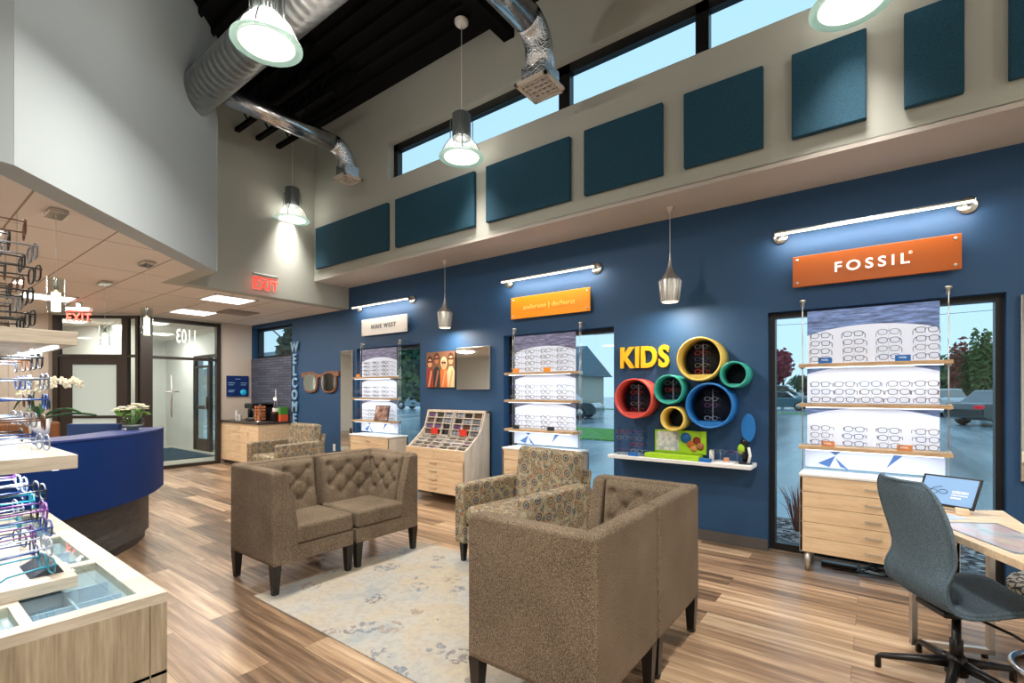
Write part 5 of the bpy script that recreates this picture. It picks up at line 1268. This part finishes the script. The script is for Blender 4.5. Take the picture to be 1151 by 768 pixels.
# grass tuft outside the right window
b = MB(); rng = random.Random(5)
for k in range(70):
    a = rng.random()*2*PI; r = rng.random()*.22; p = Vector((-.64, 5.75, -.01)); q = p+Vector((math.cos(a)*r, math.sin(a)*r, .25+.25*rng.random()))
    b.tube([tuple(p+Vector((math.cos(a), math.sin(a), 0))*.03), tuple(p+(q-p)*.6+Vector((0,0,.05))), tuple(q)], .003, 4, radii=[.004,.003,.001])
tag(b.build('ornamental_grass', M('red_grass', (150,80,70), .8)), 'reddish ornamental grass clump in the gravel outside the right window', 'plant')
# cars
M('tyre', (20,20,22), .8); M('car_glass', (24,34,42), .08, coat=1.); M('tail_red', (200,20,30), .3, emit=.3); M('head_white', (230,236,240), .2)
def car(loc, rz, paint, lab, H_=1.45, L_=4.6, suv=False):
    t_ = thing('car', lab, 'car', loc, rz)
    w = .9; h = L_/2
    prof = [(-h, .35), (-h, .72), (-h+.12, .95), (-h+.9, 1.0), (h-1.3, .98), (h-.25, .85), (h, .62), (h, .32), (h-.3, .25), (-h+.3, .25)]
    if suv: prof = [(x, z*1.12 if z > .4 else z) for x, z in prof]
    MB().prism(prof, -w, w, 'y', .07, 3).build('body', paint, t_, world=False)
    top = [(-h+(.2 if suv else .55), .95*(1.1 if suv else 1)), (-h+(.45 if suv else 1.25), H_-.05), (-.1, H_), (.55, H_-.04), (h-1.15, .97*(1.1 if suv else 1))]
    b = MB().prism(top, -w*.86, w*.86, 'y', .05, 2)
    b.build('cabin_glass', 'car_glass', t_, world=False)
    tp = [(top[1][0]-.05, H_-.07), (top[1][0]+.1, H_+.01), (-.1, H_+.03), (.5, H_+.0), (.7, H_-.08)]
    MB().prism(tp, -w*.84, w*.84, 'y', .02).build('roof', paint, t_, world=False)
    for x in (-h+.85, h-.9):
        for y in (-w+.08, w-.08):
            MB().lathe([(0, y-.11), (.30, y-.11), (.335, y-.08), (.335, y+.08), (.30, y+.11), (0, y+.11)], (x, 0, .335), 24, 'y').build('tyre', 'tyre', t_, world=False)
            MB().lathe([(0, y-.115), (.2, y-.115), (.2, y+.115), (0, y+.115)], (x, 0, .335), 14, 'y').build('wheel_rim', 'nickel', t_, world=False)
    for y in (-.7, .7):
        MB().box(-h-.02, -h+.12, y-.18, y+.18, .72, .88, .03).build('tail_light', 'tail_red', t_, world=False)
        MB().box(h-.14, h+.01, y-.17, y+.17, .60, .74, .03).build('head_light', 'head_white', t_, world=False)
    return t_
M('paint_teal', (40,96,110), .2, coat=1.); M('paint_dark', (26,40,44), .2, coat=1.); M('paint_white', (214,224,230), .25, coat=1.); M('paint_silver', (150,170,182), .25, .4, coat=1.); M('paint_red', (150,36,48), .25, coat=1.)
car((-6.1, 43.2, -.02), 0, 'paint_teal', 'teal wagon parked beyond the grass, seen at the left of the right window')
car((-7.0, 50.5, -.02), 0, 'paint_silver', 'tall grey van parked behind the teal wagon', 2.0, 5.0, True)
car((4.7, 29.3, -.02), PI/2-.9, 'paint_dark', 'dark sedan with red tail light, seen at the right of the right window', 1.5)
car((3.1, 38.5, -.02), PI/2-.5, 'paint_white', 'white car parked behind the dark sedan, left of it', 1.6, 4.6, True)
car((9.4, 46.2, -.02), PI/2-.3, 'paint_white', 'white car in the farthest row behind the dark sedan', 1.5)
car((6.6, 37.5, -.02), PI/2-.3, 'paint_red', 'red car parked behind the dark sedan', 1.5)
car((-14.0, 23.0, -.02), .2, 'paint_dark', 'dark car on the lot seen through the right part of the middle window', 1.5)
car((-30, 27.5, -.02), .3, 'paint_silver', 'silver car seen through the left window', 1.5)
# buildings
def building(x0, x1, y0, y1, h, roof_h, wall, roof, lab):
    t_ = thing('building', lab, 'building', ((x0+x1)/2, (y0+y1)/2, 0))
    MB().box(x0, x1, y0, y1, -.02, h).build('wall', wall, t_)
    if roof_h:
        ym = (y0+y1)/2; MB().prism([(y0-.6, h), (y1+.6, h), (ym, h+roof_h)], x0-.5, x1+.5, 'x').build('roof', roof, t_)
    for k in range(int((x1-x0)/3)):
        MB().box(x0+1+k*3, x0+2.4+k*3, y0-.05, y0, .9, 2.2).build('window', 'car_glass', t_)
M('bldg_white', (206,216,220), .8); M('bldg_tan', (186,180,168), .8); M('roof_grey', (104,124,136), .8); M('bldg_red', (150,54,50), .8)
building(-27, -17.5, 28, 35.5, 2.6, 2.2, 'bldg_tan', 'roof_grey', 'low building with a grey pitched roof across the lot, seen through the middle window')
building(-9, 12, 78, 90, 3.6, 0, 'bldg_white', 'roof_grey', 'long low white building far behind the parked cars')
building(-60, -50, 22, 30, 3.2, 2.5, 'bldg_tan', 'roof_grey', 'building far left seen through the left window')
# trees
M('leaf_olive', (92,112,56), .8); M('leaf_deep', (36,84,54), .8); M('leaf_rust', (150,84,66), .8); M('leaf_red', (140,40,60), .8); M('leaf_pine', (30,70,56), .8); M('bark', (80,62,50), .9)
def foliage(b, c, r, n, rng, size=.25):
    for k in range(n):
        d = Vector((rng.gauss(0, 1), rng.gauss(0, 1), rng.gauss(0, 1))).normalized()*(rng.random()**.4)
        p = Vector(c)+Vector((d.x*r[0], d.y*r[1], d.z*r[2])); s_ = size*(.6+.8*rng.random())
        u = Vector((rng.gauss(0,1), rng.gauss(0,1), rng.gauss(0,1))).normalized(); v_ = u.orthogonal().normalized()
        vs_ = [b.bm.verts.new(p+u*s_), b.bm.verts.new(p+v_*s_*.6), b.bm.verts.new(p-u*s_), b.bm.verts.new(p-v_*s_*.6)]; b.bm.faces.new(vs_)
def tree(x, y, h, r, mats, lab, seed=1, trunk=.15, base=.35, kind='round'):
    rng = random.Random(seed); t_ = thing('tree', lab, 'tree', (x, y, -.02))
    tk = MB().tube([(x, y, -.02), (x+.1, y, h*.4), (x, y, h*.8)], trunk, 8, radii=[trunk, trunk*.7, trunk*.3])
    for k in range(6):
        a = k*1.05; tk.tube([(x, y, h*(.3+.07*k)), (x+math.cos(a)*r*.6, y+math.sin(a)*r*.6, h*(.5+.07*k))], trunk*.3, 5)
    tk.build('trunk', 'bark', t_)
    for q, mt in enumerate(mats):
        b = MB()
        if kind == 'pine':
            for k in range(9):
                f = k/8; foliage(b, (x, y, h*(.15+.85*f)), (r*(1.05-f), r*(1.05-f), h*.06), 260, rng, .28)
        elif kind == 'spires':
            for k in range(7):
                a = rng.random()*6.28; rr = r*rng.random()
                xx, yy = x+rr*math.cos(a), y+rr*math.sin(a); hh = h*(.55+.45*rng.random())
                foliage(b, (xx, yy, hh*.65), (r*.16, r*.16, hh*.4), 260, rng, .16)
        else:
            for k in range(7):
                a = rng.random()*6.28; foliage(b, (x+r*.55*math.cos(a), y+r*.55*math.sin(a), h*(base+.5*rng.random())), (r*.6, r*.6, h*.22), 240, rng, .22)
        b.build('foliage', mt, t_)
tree(5.6, 44, 5.6, 2.0, ['leaf_rust', 'leaf_olive'], 'tall tree with rust tinted shoots, upper right of the right window', 4, kind='spires')
tree(5.6, 52.5, 4.4, 2.8, ['leaf_olive', 'leaf_deep'], 'broad green tree behind the white cars, seen in the right window', 7)
tree(5.0, 62, 4.2, 2.6, ['leaf_deep'], 'dark green tree beside the utility pole', 8)
tree(14.5, 56, 6.6, 3.4, ['leaf_olive'], 'large olive tree at the far right behind the red car', 9)
tree(-7.6, 55.5, 5.6, 1.4, ['leaf_red'], 'red leaved tree at the left edge of the right window', 10)
tree(-6.4, 70, 4.0, 2.2, ['leaf_deep'], 'small dark tree left of the display in the right window', 11)
tree(-31.5, 17.5, 7.2, 2.6, ['leaf_pine'], 'tall dark pine tree seen through the small window above the coffee bar', 12, kind='pine')
tree(-22, 20.6, 5.0, 2.2, ['leaf_deep', 'leaf_olive'], 'green tree seen through the left window', 13)
tree(-31, 30.5, 3.4, 1.4, ['leaf_olive'], 'young green tree at the edge of the left window', 14)
tree(-17, 19.5, 5.0, 2.6, ['leaf_deep'], 'green tree seen between the shelves of the middle window', 15)
t_ = thing('utility_pole', 'wooden utility pole with crossarm far behind the parked cars', 'pole', (3.0, 55, 0))
MB().tube([(3.0, 55, 0), (3.0, 55, 6.0)], .13, 8).build('pole', 'bark', t_); MB().box(2.1, 3.9, 54.9, 55.05, 5.5, 5.65).build('crossarm', 'bark', t_)
for k, (z, s_) in enumerate(((10.2, 0), (8.3, .3), (12.4, -.2))):
    tag(MB().tube([(-30, 58, z+.4+s_), (0, 58, z), (30, 58, z+.5)], .022, 5).build('power_line', 'black_plastic'), '%s overhead power line crossing the sky outside the right window' % ['middle', 'lowest', 'highest'][k], 'power line', 'overhead power lines')
